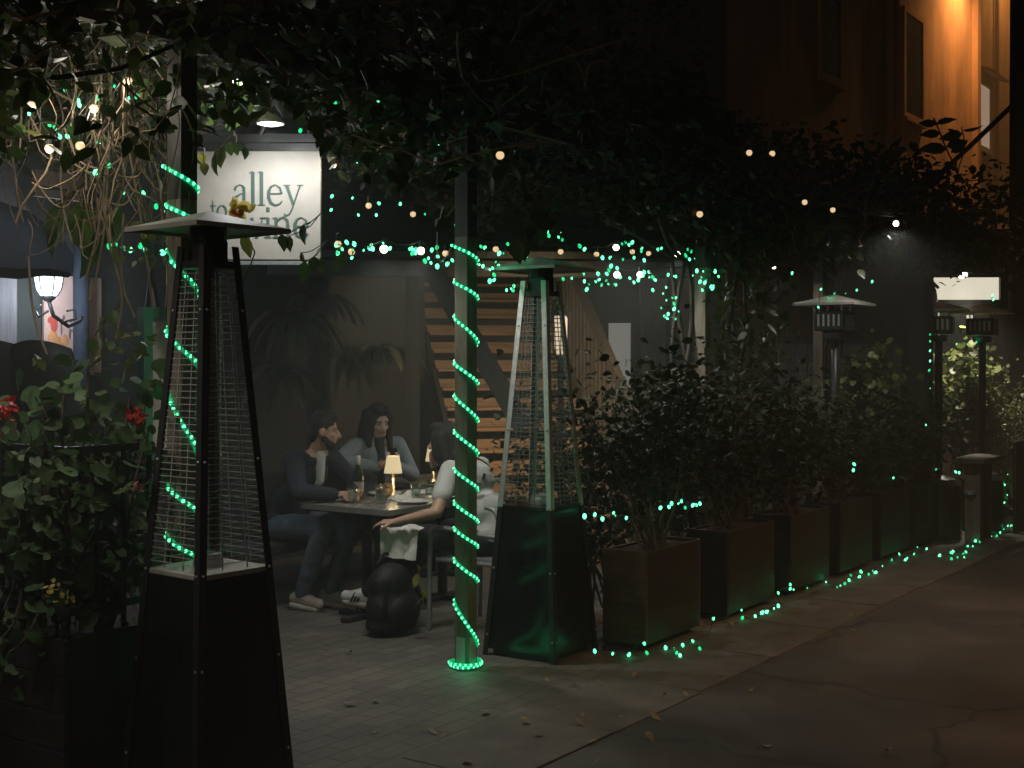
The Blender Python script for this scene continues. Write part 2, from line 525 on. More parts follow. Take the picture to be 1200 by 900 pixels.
    def obj(self, name, m, parent=None, smooth=False, loc=None, rz=0.0):
        me = bpy.data.meshes.new(name)
        me.from_pydata(self.v, [], self.f)
        me.update()
        if m is not None:
            me.materials.append(M[m] if isinstance(m, str) else m)
        if smooth:
            for p in me.polygons:
                p.use_smooth = True
        o = bpy.data.objects.new(name, me)
        COL.objects.link(o)
        if loc is not None:
            o.location = loc
            o.rotation_euler = (0, 0, rz)
        if parent is not None:
            o.parent = parent
        return o


def tag(o, label=None, cat=None, group=None, kind=None):
    if label:
        o['label'] = label
    if cat:
        o['category'] = cat
    if group:
        o['group'] = group
    if kind:
        o['kind'] = kind
    return o


def thing(name, label, cat, loc=(0, 0, 0), rz=0.0, group=None):
    o = bpy.data.objects.new(name, None)
    o.empty_display_size = 0.1
    COL.objects.link(o)
    o.location = loc
    o.rotation_euler = (0, 0, rz)
    return tag(o, label, cat, group)


def copy_tree(o, parent=None):
    c = o.copy()
    COL.objects.link(c)
    c.parent = parent
    for ch in list(o.children):
        copy_tree(ch, c)
    return c


def lamp(name, kind, loc, energy, col, radius=0.03, parent=None, aim=None, spot=None, blend=0.5):
    l = bpy.data.lights.new(name, kind)
    l.energy = energy
    l.color = col
    if name in ('rope_glow', 'string_glow'):
        l.specular_factor = 0.0
    if kind in ('POINT', 'SPOT'):
        l.shadow_soft_size = radius
    if spot:
        l.spot_size = R(spot)
        l.spot_blend = blend
    o = bpy.data.objects.new(name, l)
    COL.objects.link(o)
    o.location = loc
    if aim is not None:
        o.rotation_euler = (Vector(aim) - Vector(loc)).to_track_quat('-Z', 'Y').to_euler()
    if parent is not None:
        o.parent = parent
        o.matrix_parent_inverse = parent_world(parent).inverted()
    return o


def parent_world(p):
    m = Matrix.Translation(p.location) @ p.rotation_euler.to_matrix().to_4x4()
    return m


# ------------------------------------------------------------------ leaves (vectorised)
LEAF_V = np.array([[0, 0, 0], [-.25, .22, .05], [-.29, .5, .05], [-.15, .78, .01], [0, 1, -.09], [.15, .78, .01], [.29, .5, .05], [.25, .22, .05], [0, .3, 0], [0, .65, -.02]])
LEAF_F = [(0, 8, 1), (1, 8, 2), (8, 9, 2), (2, 9, 3), (3, 9, 4), (0, 7, 8), (7, 6, 8), (8, 6, 9), (6, 5, 9), (5, 4, 9)]
ROUND_V = np.array([[0, .12, 0], [-.34, .02, .06], [-.52, .34, .09], [-.46, .7, .05], [-.2, .98, .0], [0, .93, -.03], [.2, .98, .0], [.46, .7, .05], [.52, .34, .09], [.34, .02, .06], [0, .5, -.05]])
ROUND_F = [(0, 10, 1), (1, 10, 2), (2, 10, 3), (3, 10, 4), (4, 10, 5), (5, 10, 6), (6, 10, 7), (7, 10, 8), (8, 10, 9), (9, 10, 0)]
BLADE_V = np.array([[-.02, 0, 0], [.02, 0, 0], [-.05, .25, .03], [.05, .25, .03], [-.055, .5, -.03], [.055, .5, -.03], [-.04, .75, -.17], [.04, .75, -.17], [0, 1, -.4], [0, .25, .015], [0, .5, -.045]])
BLADE_F = [(0, 1, 9), (0, 9, 2), (1, 3, 9), (2, 9, 10, 4), (9, 3, 5, 10), (4, 10, 6), (10, 5, 7), (10, 7, 6), (6, 7, 8)]


def leaves(name, centers, size, m, parent=None, dirs=None, droop=0.5, spread=1.0, shape='leaf', wide=1.0, face=None):
    """one mesh of leaf blades; centers (N,3), size (lo,hi)"""
    c = np.asarray(centers, float)
    N = len(c)
    if dirs is None:
        d = RNG.normal(size=(N, 3))
        d[:, 2] = d[:, 2] * 0.6 - droop
    else:
        d = np.asarray(dirs, float) + RNG.normal(size=(N, 3)) * 0.35 * spread
    d /= np.linalg.norm(d, axis=1, keepdims=True)
    up = np.array([0, 0, 1.0]) if face is None else np.array(face, float)
    u = RNG.normal(size=(N, 3)) * 0.75 + up
    x = np.cross(d, u)
    x /= np.linalg.norm(x, axis=1, keepdims=True) + 1e-9
    z = np.cross(x, d)
    s = size[0] * .75 + (size[1] * 1.08 - size[0] * .75) * RNG.random(N) ** 1.5
    V, Fc = {'leaf': (LEAF_V, LEAF_F), 'round': (ROUND_V, ROUND_F), 'blade': (BLADE_V, BLADE_F)}[shape]
    W = (V[None, :, 0, None] * x[:, None, :] * wide + V[None, :, 1, None] * d[:, None, :] + V[None, :, 2, None] * z[:, None, :])
    W = W * s[:, None, None] + c[:, None, :]
    k = len(V)
    verts = W.reshape(-1, 3)
    me = bpy.data.meshes.new(name)
    idx, starts, tot = [], [], []
    base = []
    ofs = 0
    st = []
    for f in Fc:
        st.append(len(base))
        base += list(f)
    base = np.array(base)
    st = np.array(st)
    allidx = (base[None, :] + (np.arange(N) * k)[:, None]).ravel()
    allst = (st[None, :] + (np.arange(N) * len(base))[:, None]).ravel()
    me.vertices.add(len(verts))
    me.vertices.foreach_set('co', verts.ravel().astype(np.float32))
    me.loops.add(len(allidx))
    me.loops.foreach_set('vertex_index', allidx.astype(np.int32))
    me.polygons.add(len(allst))
    me.polygons.foreach_set('loop_start', allst.astype(np.int32))
    me.update(calc_edges=True)
    me.validate()
    me.materials.append(M[m] if isinstance(m, str) else m)
    o = bpy.data.objects.new(name, me)
    COL.objects.link(o)
    if parent is not None:
        o.parent = parent
    return o


def curve_pts(p0, p1, sag=0.0, n=8, jit=0.0):
    p0, p1 = Vector(p0), Vector(p1)
    out = []
    ph = [random.uniform(-1, 1) for _ in range(6)]
    for i in range(n + 1):
        t = i / n
        p = p0.lerp(p1, t)
        p.z -= sag * 4 * t * (1 - t)
        if jit:
            w = math.sin(math.pi * t)
            p += Vector((math.sin(5 * t + ph[0] * 3) * ph[1], math.sin(6 * t + ph[2] * 3) * ph[3], math.sin(7 * t + ph[4] * 3) * ph[5])) * jit * (0.3 + w)
        out.append(p)
    return out


# ------------------------------------------------------------------ camera, world, sun
cam = bpy.data.cameras.new('camera')
cam.sensor_width = 36
cam.lens = F / 1200 * 36
cam.shift_y = -(450 - HY) / 1200
cam.clip_end = 400
co = bpy.data.objects.new('camera', cam)
COL.objects.link(co)
co.location = (0, 0, CAMZ)
co.rotation_euler = (R(90), 0, 0)
SC.camera = co

w = bpy.data.worlds.new('World')
SC.world = w
w.use_nodes = True
nt = w.node_tree
bg = nt.nodes['Background']
sky = nt.nodes.new('ShaderNodeTexSky')
sky.sky_type = 'NISHITA'
sky.sun_disc = False
sky.sun_elevation = R(4)
sky.sun_rotation = R(200)
nt.links.new(sky.outputs[0], bg.inputs['Color'])
bg.inputs['Strength'].default_value = 0.0048

sun = bpy.data.lights.new('warm_fill_sun', 'SUN')  # warm light added along the alley, standing in for distant street lamps
sun.energy = 0.06
sun.angle = R(4)
sun.color = (1.0, 0.62, 0.37)
so = bpy.data.objects.new('warm_fill_sun', sun)
COL.objects.link(so)
so.rotation_euler = (R(52), 0, R(-30))

vs = SC.view_settings
vs.view_transform = 'Standard'
vs.look = 'None'
vs.exposure = 0.0
vs.gamma = 1.0
vs.use_curve_mapping = False
SC.cycles.use_denoising = True
SC.cycles.max_bounces = 6
SC.cycles.diffuse_bounces = 3
SC.cycles.glossy_bounces = 3
SC.cycles.transparent_max_bounces = 16
SC.cycles.sample_clamp_indirect = 2.0
SC.cycles.caustics_reflective = False
SC.cycles.caustics_refractive = False


# ------------------------------------------------------------------ ground
def sheet(name, a0, a1, b0, b1, z, m):
    mb = MB()
    mb.add([(a0, -b1, 0), (a1, -b1, 0), (a1, -b0, 0), (a0, -b0, 0)], [(0, 1, 2, 3)])
    o = mb.obj(name, m, loc=S(0, 0, z), rz=RZ)
    return tag(o, kind='structure')


sheet('ground', -35, 62, -32, 32, -0.012, 'earth')
sheet('road', -34, 61, 1.1, 7.5, -0.004, 'asphalt')
sheet('pavement', -30, 60, -12, 1.2, 0.0, 'pavers')
mb = MB()
hz = MB()
hz.box((13.5, 0, 6.3), (100, 66, 14.6))
hv = bpy.data.materials.new('glow_haze')
hv.use_nodes = True
hn = hv.node_tree
hn.nodes.remove(hn.nodes['Principled BSDF'])
pv = hn.nodes.new('ShaderNodeVolumePrincipled')
pv.inputs['Color'].default_value = (0.86, 0.9, 0.88, 1)
pv.inputs['Density'].default_value = HAZE  # thin haze added so the lamps get a glow and the blacks lift
hn.links.new(pv.outputs[0], hn.nodes['Material Output'].inputs['Volume'])
hzo = tag(hz.obj('haze', hv, loc=S(0, 0, 0), rz=RZ), kind='stuff')
a = -12.0
while a < 40:
    L = random.uniform(0.85, 0.95)
    mb.box((a + L / 2, -1.02 + random.uniform(-.012, .012), -0.03 + random.uniform(-0.0012, 0.0018)), (L - 0.008, 0.545 + random.uniform(-.012, .012), 0.066), rot=(0, 0, random.uniform(-.008, .008)), bevel=0.006)
    a += L
tag(mb.obj('kerb_strip', 'concrete', loc=S(0, 0, 0), rz=RZ), kind='structure')


# ------------------------------------------------------------------ patio heaters
def make_heater(name, label, loc, rz, rail='black', grid='wire', group='pyramid patio heaters'):
    t = thing(name, label, 'patio heater', loc, rz, group)

    def hw(z):
        return 0.245 - 0.0735 * z
    mb = MB()
    z0, z1 = 0.04, 0.84
    a0, a1 = hw(z0) - 0.008, hw(z1) - 0.008
    mb.add([(-a0, -a0, z0), (a0, -a0, z0), (a0, a0, z0), (-a0, a0, z0), (-a1, -a1, z1), (a1, -a1, z1), (a1, a1, z1), (-a1, a1, z1)],
           [(3, 2, 1, 0), (4, 5, 6, 7), (0, 1, 5, 4), (1, 2, 6, 5), (2, 3, 7, 6), (3, 0, 4, 7)])
    base = mb.obj('base_cabinet', 'base_black', t)
    # louvre panel on two faces
    for side in range(4):
        mb = MB()
        rm = Matrix.Rotation(side * math.pi / 2, 3, 'Z')
        for k in range(6):
            z = 0.52 + k * 0.018
            mb.box(rm @ Vector((0.0, -hw(z) + 0.004, z)), (0.17, 0.008, 0.009), rm)
        mb.obj('louvre', 'base_black', base)
    mb = MB()
    mb.box((0, 0, 0.02), (0.40, 0.40, 0.04))
    mb.obj('foot_plinth', 'black', t)
    mb = MB()
    mb.box((0, 0, 0.852), (2 * a1 + 0.004, 2 * a1 + 0.004, 0.022), bevel=0.004)
    mb.obj('deck_tray', 'cap' if rail == 'black' else 'base_black', t)
    for sx in (-1, 1):
        for sy in (-1, 1):
            mb = MB()
            zt = 2.16
            p0 = Vector((sx * hw(0), sy * hw(0), 0))
            p1 = Vector((sx * hw(zt), sy * hw(zt), zt))
            th, wd = 0.004, 0.034
            for ax in (0, 1):
                dx = Vector((-sx * wd / 2, 0, 0)) if ax == 0 else Vector((0, -sy * wd / 2, 0))
                mb.add([p + dx * (1 + e) + (Vector((0, -sy * th * q, 0)) if ax == 0 else Vector((-sx * th * q, 0, 0)))
                        for p in (p0, p1) for e, q in ((-1, 0), (1, 0), (1, 1), (-1, 1))],
                       [(0, 1, 2, 3), (7, 6, 5, 4), (0, 4, 5, 1), (1, 5, 6, 2), (2, 6, 7, 3), (3, 7, 4, 0)])
            if rail == 'black':
                mb.obj('corner_rail', 'black', t)
            else:
                lo = MB()
                lo.v, lo.f = list(mb.v), list(mb.f)
                # dark lower rail along the cabinet, bright rail above it
                def cut(za, zb):
                    m2 = MB()
                    for k in range(0, len(mb.v), 8):
                        A, B = [Vector(v) for v in mb.v[k:k + 4]], [Vector(v) for v in mb.v[k + 4:k + 8]]
                        vv = [A[i].lerp(B[i], za / zt) for i in range(4)] + [A[i].lerp(B[i], zb / zt) for i in range(4)]
                        m2.add(vv, mb.f[:6])
                    return m2
                cut(0.0, 0.85).obj('cabinet_rail', 'black', t)
                cut(0.851, zt).obj('corner_rail', 'steel', t)
            sc = MB()
            for z in (0.12, 0.5, 0.86, 1.3, 1.9):
                h = hw(z)
                sc.ball((sx * (h - 0.017), sy * (h + 0.001), z), 0.006, n=8, m=4)
                sc.ball((sx * (h + 0.001), sy * (h - 0.017), z), 0.006, n=8, m=4)
            sc.obj('screw', 'steel', t)
    for side in range(4):
        rm = Matrix.Rotation(side * math.pi / 2, 3, 'Z')
        mb = MB()
        k = 0
        z = 0.895
        while z < 2.05:
            h = hw(z) - 0.008
            mb.bar(rm @ Vector((-h + 0.02, -h, z)), rm @ Vector((h - 0.02, -h, z)), 0.0032)
            z += 0.0262
        for fx in (-0.36, 0.36):
            za, zb = 0.87, 2.06
            ha, hb = hw(za) - 0.011, hw(zb) - 0.011
            mb.bar(rm @ Vector((fx * ha, -ha, za)), rm @ Vector((fx * hb, -hb, zb)), 0.004)
        mb.obj('grille', grid, t)
    mb = MB()
    mb.tube([(0, 0, 0.86), (0, 0, 2.04)], 0.052, 24, cap=False)
    mb.obj('glass_tube', 'glass', t, smooth=True)
    mb = MB()
    mb.lathe([(0.062, 0.86), (0.062, 0.89), (0.056, 0.905), (0.056, 0.915)], n=24)
    mb.obj('tube_collar', 'steel', t, smooth=False)
    mb = MB()
    h = hw(2.07)
    mb.box((0, 0, 2.085), (2 * h - 0.012, 2 * h - 0.012, 0.03))
    mb.box((0, 0, 2.14), (0.11, 0.11, 0.082))
    mb.lathe([(0.075, 2.181), (0.075, 2.24)], n=20)
    mb.obj('burner_head', 'black', t)
    mb = MB()
    for k in range(4):
        t_ = math.pi / 4 + k * math.pi / 2
        mb.bar((0.05 * math.cos(t_), 0.05 * math.sin(t_), 2.18), (0.07 * math.cos(t_), 0.07 * math.sin(t_), 2.255), 0.008)
    mb.obj('cap_bracket', 'steel', t)
    # shallow pyramid cap with a folded rim
    mb = MB()
    hs, zr, za = 0.235, 2.235, 2.305
    rim = [(-hs, -hs), (hs, -hs), (hs, hs), (-hs, hs)]
    vs_ = [(x, y, zr) for x, y in rim] + [(x, y, zr - 0.018) for x, y in rim] + [(0, 0, za)] + [(x * .985, y * .985, zr - 0.018) for x, y in rim] + [(x * .985, y * .985, zr - 0.003) for x, y in rim] + [(0, 0, za - 0.004)]
    fs = []
    for k in range(4):
        j = (k + 1) % 4
        fs += [(k, j, 8), (k, k + 4, j + 4, j), (k + 4, k + 9, j + 9, j + 4), (k + 9, k + 13, j + 13, j + 9), (k + 13, 17, j + 13)]
    mb.add(vs_, fs)
    mb.obj('heat_cap', 'cap', t)
    return t


make_heater('patio_heater', 'black framed patio heater standing nearest, in front of the restaurant sign', S(-2.10, 0.275), RZ + R(-4), 'black', 'wire')
make_heater('patio_heater', 'steel railed patio heater beside the post wound with green rope light', S(0.56, 0.125), RZ + R(2), 'steel', 'dark_wire')


def make_pole_heater(name, label, loc, rz, lean=0.0):
    t = thing(name, label, 'patio heater', loc, rz, 'tall patio heaters along the planters')
    mb = MB()
    mb.lathe([(0.2, 0), (0.21, 0.02), (0.2, 0.5), (0.15, 0.56), (0.05, 0.6)], n=20)
    mb.obj('tank_housing', 'black', t)
    mb = MB()
    mb.tube([(0, 0, 0.58), (0, 0, 1.93)], 0.036, 12)
    mb.obj('pole', 'black', t, smooth=True)
    mb = MB()
    mb.box((0, 0, 1.91), (0.16, 0.16, 0.06), bevel=0.008)
    mb.box((0, 0, 2.035), (0.27, 0.27, 0.17), bevel=0.012)
    hd = mb.obj('burner_box', 'black', t)
    mb = MB()
    for s_ in (-1, 1):
        for k in range(5):
            mb.box((-0.09 + k * 0.045, s_ * 0.138, 2.04), (0.018, 0.006, 0.10))
            mb.box((s_ * 0.138, -0.09 + k * 0.045, 2.04), (0.006, 0.018, 0.10))
    mb.obj('burner_mesh', 'steel', hd)
    mb = MB()
    for sx in (-1, 1):
        for sy in (-1, 1):
            mb.bar((sx * 0.1, sy * 0.1, 2.12), (sx * 0.1, sy * 0.1, 2.19), 0.012)
    mb.obj('cap_bracket', 'steel', t)
    mb = MB()
    hs, zr, za = 0.27, 2.185, 2.265
    rim = [(-hs, -hs), (hs, -hs), (hs, hs), (-hs, hs)]
    mb.add([(x, y, zr) for x, y in rim] + [(x, y, zr - 0.02) for x, y in rim] + [(0, 0, za), (0, 0, za - 0.006)],
           [(0, 1, 8), (1, 2, 8), (2, 3, 8), (3, 0, 8), (0, 4, 5, 1), (1, 5, 6, 2), (2, 6, 7, 3), (3, 7, 4, 0), (4, 9, 5), (5, 9, 6), (6, 9, 7), (7, 9, 4)])
    mb.obj('heat_cap', 'cap', t)
    return t


p = at(978, 422, 11.0)
make_pole_heater('patio_heater', 'patio heater with a square cap behind the pale garden screen shrubs', (p.x, p.y, 0), RZ)
p = at(1100, 422, 12.3)
make_pole_heater('patio_heater', 'left one of the twin square capped heaters before the lit window', (p.x, p.y, 0), RZ + R(12))
p = at(1151, 422, 12.9)
make_pole_heater('patio_heater', 'right one of the twin square capped heaters before the lit window', (p.x, p.y, 0), RZ + R(5))


# ------------------------------------------------------------------ pergola
perg = thing('pergola', 'dark timber pergola over the tables, buried under vines', 'pergola', S(0, 0), RZ)
POSTS = (-2.0, 0.0, 2.9, 5.2, 8.0)
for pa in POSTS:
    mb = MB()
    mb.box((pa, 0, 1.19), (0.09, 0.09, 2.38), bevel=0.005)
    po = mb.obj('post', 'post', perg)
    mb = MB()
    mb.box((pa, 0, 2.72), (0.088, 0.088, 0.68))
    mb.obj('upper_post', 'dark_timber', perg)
    mb = MB()
    for s_ in (0, 1):
        mb.box((pa - 0.047 if s_ == 0 else pa, 0 if s_ == 0 else -0.047, 0.09), (0.004, 0.06, 0.17) if s_ == 0 else (0.06, 0.004, 0.17))
    mb.obj('anchor_plate', 'steel', po)
mb = MB()
mb.box((2.9, 0.03, 3.12), (13.8, 0.05, 0.14))
mb.obj('front_beam', 'beam', perg)
mb = MB()
mb.box((2.9, 2.75, 3.12), (13.8, 0.05, 0.14))
mb.obj('rear_beam', 'beam', perg)
for k in range(15):
    mb = MB()
    mb.box((-3.6 + k * 0.9, 1.35, 3.235), (0.045, 3.3, 0.09))
    mb.obj('rafter', 'beam', perg)


# ------------------------------------------------------------------ rope lights round posts
def led_proto():
    mb = MB()
    mb.ball((0, 0, 0), (0.0082, 0.0082, 0.0082), n=8, m=6)
    me_o = mb.obj('led', 'led', None, smooth=True)
    me = me_o.data
    bpy.data.objects.remove(me_o)
    return me


LED_ME = led_proto()
BULBS = []
for _m in ('led', 'led_dim', 'led_hot'):
    mb = MB()
    mb.ball((0, 0, 0), (0.0085, 0.0085, 0.0125), n=8, m=6)  # drawn a little large to stand in for the glow
    _o = mb.obj('led_bulb', _m, None, smooth=True)
    BULBS.append(_o.data)
    bpy.data.objects.remove(_o)


def bead(name, me, loc, parent):
    o = bpy.data.objects.new(name, me)
    COL.objects.link(o)
    o.location = loc
    o.parent = parent
    return o


def resample(pts, step):
    out = []
    acc = 0.0
    out.append(pts[0].copy())
    for a_, b_ in zip(pts, pts[1:]):
        L = (b_ - a_).length
        t = step - acc
        while t < L:
            out.append(a_.lerp(b_, t / L))
            t += step
        acc = (acc + L) % step
    return out


def smooth_path(pts, it=2):
    for _ in range(it):
        q = [pts[0]]
        for a_, b_ in zip(pts, pts[1:]):
            q += [a_.lerp(b_, 0.25), a_.lerp(b_, 0.75)]
        q.append(pts[-1])
        pts = q
    return pts


def rope(label, pa, turns, coil):
    """turns: (z at the left edge, z at the right edge) of each visible wrap; local frame x along the alley, y away from the road"""
    t = thing('rope_light', label, 'rope light', S(pa, 0), RZ, 'green rope lights wound round posts')
    e = 0.051
    Lc, Fc, Rc, Bc = (-e, e), (-e, -e), (e, -e), (e, e)
    pts = []
    for k, (zl, zr) in enumerate(turns):
        pts.append(Vector((Lc[0], Lc[1], zl)))
        pts.append(Vector((Lc[0] - .004, 0.0, zl + (zr - zl) * .25)))
        pts.append(Vector((Fc[0], Fc[1], zl + (zr - zl) * .5)))
        pts.append(Vector((0, Rc[1] - .004, zl + (zr - zl) * .72)))
        pts.append(Vector((Rc[0], Rc[1], zr)))
        if k < len(turns) - 1:
            zn = turns[k + 1][0]
            pts.append(Vector((Bc[0], Bc[1], (zr + zn) / 2)))
    if coil:
        pts.append(Vector((Bc[0] + .01, Bc[1], 0.06)))
        for k in range(22):
            th = math.pi / 4 + k * 2 * math.pi / 10
            rr = 0.088 + 0.008 * math.sin(k * 1.7)
            pts.append(Vector((rr * math.cos(th), rr * math.sin(th), 0.014 + 0.0012 * k)))
    sm = smooth_path(pts, 2)
    mb = MB()
    mb.tube(sm, 0.0100, 6)
    mb.obj('rope_tube', 'rope', t, smooth=True)
    bd = resample(sm, 0.0285)
    # the lamps on the side one sees are parts of their own; the rest of the run is one part
    seen = [b for b in bd if (b.x < 0.0 and b.y < 0.066) or b.y < -0.02 or b.z < 0.05]
    seen.sort(key=lambda b: (b.x - b.y) * 0 + (0 if (b.x < -0.03 or b.y < -0.03) else 1))
    first, rest = seen[:100], seen[100:] + [b for b in bd if b not in seen]
    for b in first:
        out = Vector((b.x, b.y, 0)).normalized() * 0.0060
        bead('led', LED_ME, b + out, t)
    mb = MB()
    for b in rest:
        out = Vector((b.x, b.y, 0)).normalized() * 0.0045
        mb.ball(b + out, 0.0082, n=6, m=4)
    if rest:
        tag(mb.obj('led_run', 'led', t, smooth=True), kind='stuff')
    return t


def zpost(y, d=7.08):
    return CAMZ - (y - HY) * d / F


T1 = [(zpost(yl), zpost(yr)) for yl, yr in ((288, 306), (330, 350), (371, 403), (425, 451), (463, 495), (505, 533), (549, 575), (588, 613), (618, 642), (655, 682), (704, 757))]
rope('green rope light wound round the front post with a coil on the paving', 0.0, T1, True)
for (z_, e_, r_) in ((.08, .30, .08), (.5, .32, .25), (1.0, .32, .25), (1.5, .32, .25), (2.0, .32, .25)):
    lamp('rope_glow', 'POINT', S(-.13, .10, z_), e_, GREEN, r_)
T2 = [(zpost(yl, 5.43), zpost(yr, 5.43)) for yl, yr in ((195, 222), (240, 262), (295, 343), (388, 430), (452, 536), (566, 602), (626, 656), (700, 730), (770, 800))]
rope('green rope light on the left post, seen through the nearest patio heater', -2.0, T2, False)


# ------------------------------------------------------------------ light strings
def string_lights(label, pts, cat_group, glow_every=5, energy=0.1, cable=True, size=1.0, name='string_light'):
    pts = [Vector(p) for p in pts]
    o = Vector(pts[0])
    t = thing(name, label, 'string lights', o, 0, cat_group)
    mb = MB()
    path = [p - o for p in pts]
    for a_, b_ in zip(path, path[1:]):
        L = (b_ - a_).length
        if L < 1.2:
            mb.tube(curve_pts(a_ + Vector((0, 0, .012)), b_ + Vector((0, 0, .012)), 0.06 * L, 5, 0.01), 0.0022, 4)
    if mb.v:
        mb.obj('cable', 'cable', t)
    n = 0
    mbx = MB()
    for k, p in enumerate(path):
        if k < 100:
            b = bead('led_bulb', random.choice(BULBS), p, t)
            b.rotation_euler = (random.uniform(-.6, .6), random.uniform(-.6, .6), 0)
            sc_ = size * random.choice((0.6, 0.8, 0.95, 1.0, 1.15, 1.3))
            b.scale = (sc_, sc_, sc_)
        else:
            mbx.ball(p, 0.0085 * size, n=8, m=5)
        if glow_every and k % glow_every == 2:
            lamp('string_glow', 'POINT', p + o + Vector((0, -0.02, 0.03)), energy, GREEN, 0.03, t)
    if mbx.v:
        tag(mbx.obj('led_run', 'led', t), kind='stuff')
    return t


def fuller(lst):
    out = []
    for (x, y) in lst:
        out.append((x, y))
        if random.random() < .75:
            out.append((x + random.uniform(-9, 9), y + random.gauss(0, 5)))
    return out


def plane_pts(lst, b0):
    return [on_b(x, y, b0 + random.uniform(-.06, .06)) for x, y in lst]


G1 = 'green fairy light strings'
string_lights('green fairy lights strung among the dry stems at upper left', plane_pts([(126, 43), (107, 102), (134, 101), (188, 110), (160, 113), (151, 115), (114, 114), (92, 118), (93, 123), (76, 105), (42, 113), (34, 133), (58, 146), (64, 150), (79, 160), (70, 160), (115, 166), (128, 194), (112, 202), (145, 226), (168, 226), (183, 242), (192, 248)], -0.35), G1, 6, 0.05)
string_lights('green fairy lights behind the cap of the nearest heater', plane_pts([(128, 288), (136, 287), (146, 292), (153, 293), (165, 288), (170, 293), (190, 296), (206, 292), (240, 296)], -0.5), G1, 5, 0.05)
string_lights('green fairy lights running through vines above the sign', plane_pts([(332, 103), (352, 153), (393, 121), (419, 119), (424, 124), (443, 118), (463, 136), (478, 145), (514, 169), (553, 173)], -0.15), G1, 6, 0.05)
string_lights('green fairy lights hanging down right of the sign', plane_pts([(390, 178), (418, 192), (389, 230), (388, 246), (420, 252), (413, 232), (444, 238), (441, 252), (469, 239), (498, 251), (550, 218), (554, 264), (534, 264)], -1.2), G1, 6, 0.05)
string_lights('green fairy lights along the beam left of the rope lit post', plane_pts(fuller([(396, 297), (401, 292), (413, 293), (415, 286), (433, 291), (435, 287), (449, 285), (457, 291), (480, 292), (487, 292), (487, 296), (498, 306), (505, 308), (506, 293), (519, 306), (530, 305)]), -0.25), G1, 5, 0.05)
string_lights('green fairy lights between the rope lit post and steel railed heater cap', plane_pts(fuller([(566, 312), (574, 316), (568, 290), (581, 307), (579, 322), (579, 328), (585, 297), (595, 286), (605, 287), (610, 302), (601, 340), (602, 335)]), 0.0), G1, 5, 0.05)
string_lights('green fairy lights in the upper row right of the steel railed heater', plane_pts(fuller([(643, 276), (652, 271), (659, 281), (685, 292), (706, 302), (715, 302), (730, 304), (733, 284), (741, 284), (743, 302), (752, 291), (755, 305), (775, 291), (803, 298), (810, 295), (808, 304), (814, 303)]), 0.05), G1, 5, 0.05)
string_lights('green fairy lights in the lower row right of the steel railed heater', plane_pts(fuller([(660, 327), (670, 326), (684, 321), (690, 333), (698, 330), (701, 321), (705, 334), (711, 321), (713, 333), (720, 333), (727, 325), (738, 326), (743, 331), (748, 328), (755, 319), (761, 325), (765, 325), (783, 322), (792, 324), (809, 325)]), -0.1), G1, 5, 0.05)
string_lights('small hanging net of green fairy lights below the pergola beam', plane_pts([(765, 340), (777, 344), (781, 352), (788, 349), (792, 349), (790, 356), (775, 361), (790, 362), (795, 365), (792, 374), (782, 373), (779, 371), (783, 368)], -0.1), G1, 6, 0.06)
string_lights('green fairy lights in the leaves above the vine trunk', plane_pts(fuller([(824, 318), (838, 318), (842, 324), (822, 325), (826, 331), (823, 340), (835, 338), (836, 335), (875, 345), (928, 320)]), 0.1), G1, 6, 0.06)
string_lights('green fairy lights sagging above the garden screen', plane_pts([(959, 360), (962, 339), (971, 349), (978, 344), (991, 344), (1004, 340), (1022, 330)], 0.2), G1, 4, 0.06)
string_lights('green fairy lights hanging down by the dark trunk at right', plane_pts([(1164, 351), (1163, 346), (1144, 401), (1134, 403), (1121, 403), (1090, 392), (1090, 400), (1090, 411), (1090, 423), (1089, 434), (1090, 455), (1085, 498)], 0.75), G1, 5, 0.06)
string_lights('green fairy lights resting on the shrub in the first planter', plane_pts([(685, 605), (697, 603), (706, 608), (719, 601), (721, 604), (734, 607), (774, 595), (784, 594), (787, 590), (795, 590), (799, 587), (803, 595), (812, 592), (816, 592), (820, 590)], 0.66), G1, 5, 0.06)
string_lights('green fairy lights in the shrubs of the far planters', plane_pts([(1001, 544), (1000, 551), (1047, 560), (1097, 550), (1120, 553), (1124, 554)], 0.68), G1, 3, 0.06)
string_lights('green net lights on the fence at the right edge', plane_pts([(1196, 540), (1181, 556), (1177, 568), (1191, 567), (1191, 580), (1180, 580), (1177, 589), (1192, 592), (1173, 610), (1186, 602)], 0.72), G1, 4, 0.08)
gp = [(697, 763), (718, 766), (737, 767), (755, 754), (758, 765), (780, 759), (790, 760), (793, 765), (797, 768), (800, 756), (812, 751), (820, 760), (836, 725), (869, 715), (870, 724), (885, 722), (893, 718), (898, 717), (900, 716), (907, 713), (912, 710), (912, 695), (926, 685), (926, 690), (930, 691), (946, 689), (968, 682), (981, 688), (985, 686), (990, 684), (995, 680), (997, 674), (1007, 676), (1009, 670), (1018, 673), (1023, 669), (1026, 671), (1034, 663), (1045, 656), (1054, 649), (1061, 656), (1063, 654), (1071, 649), (1075, 641), (1086, 643), (1101, 651), (1115, 648), (1115, 655), (1122, 653), (1130, 653), (1129, 649), (1132, 647), (1117, 646), (1134, 640), (1140, 640), (1143, 634), (1148, 635), (1153, 628), (1161, 622), (1161, 628), (1168, 628), (1172, 624), (1176, 620), (1181, 616), (1185, 616), (1190, 620), (1193, 612), (1197, 608), (1204, 606), (1210, 604), (1216, 602)]
gpts = []
for x, y in gp:
    q = on_b(x, y, 0.69)
    g = on_ground(x, y, 0.012)
    gpts.append(g if (q.z < 0.012 or abs(q.z) < 0.05) else q)
string_lights('green fairy lights laid along the paving below the planters', gpts, G1, 4, 0.038, size=1.05)

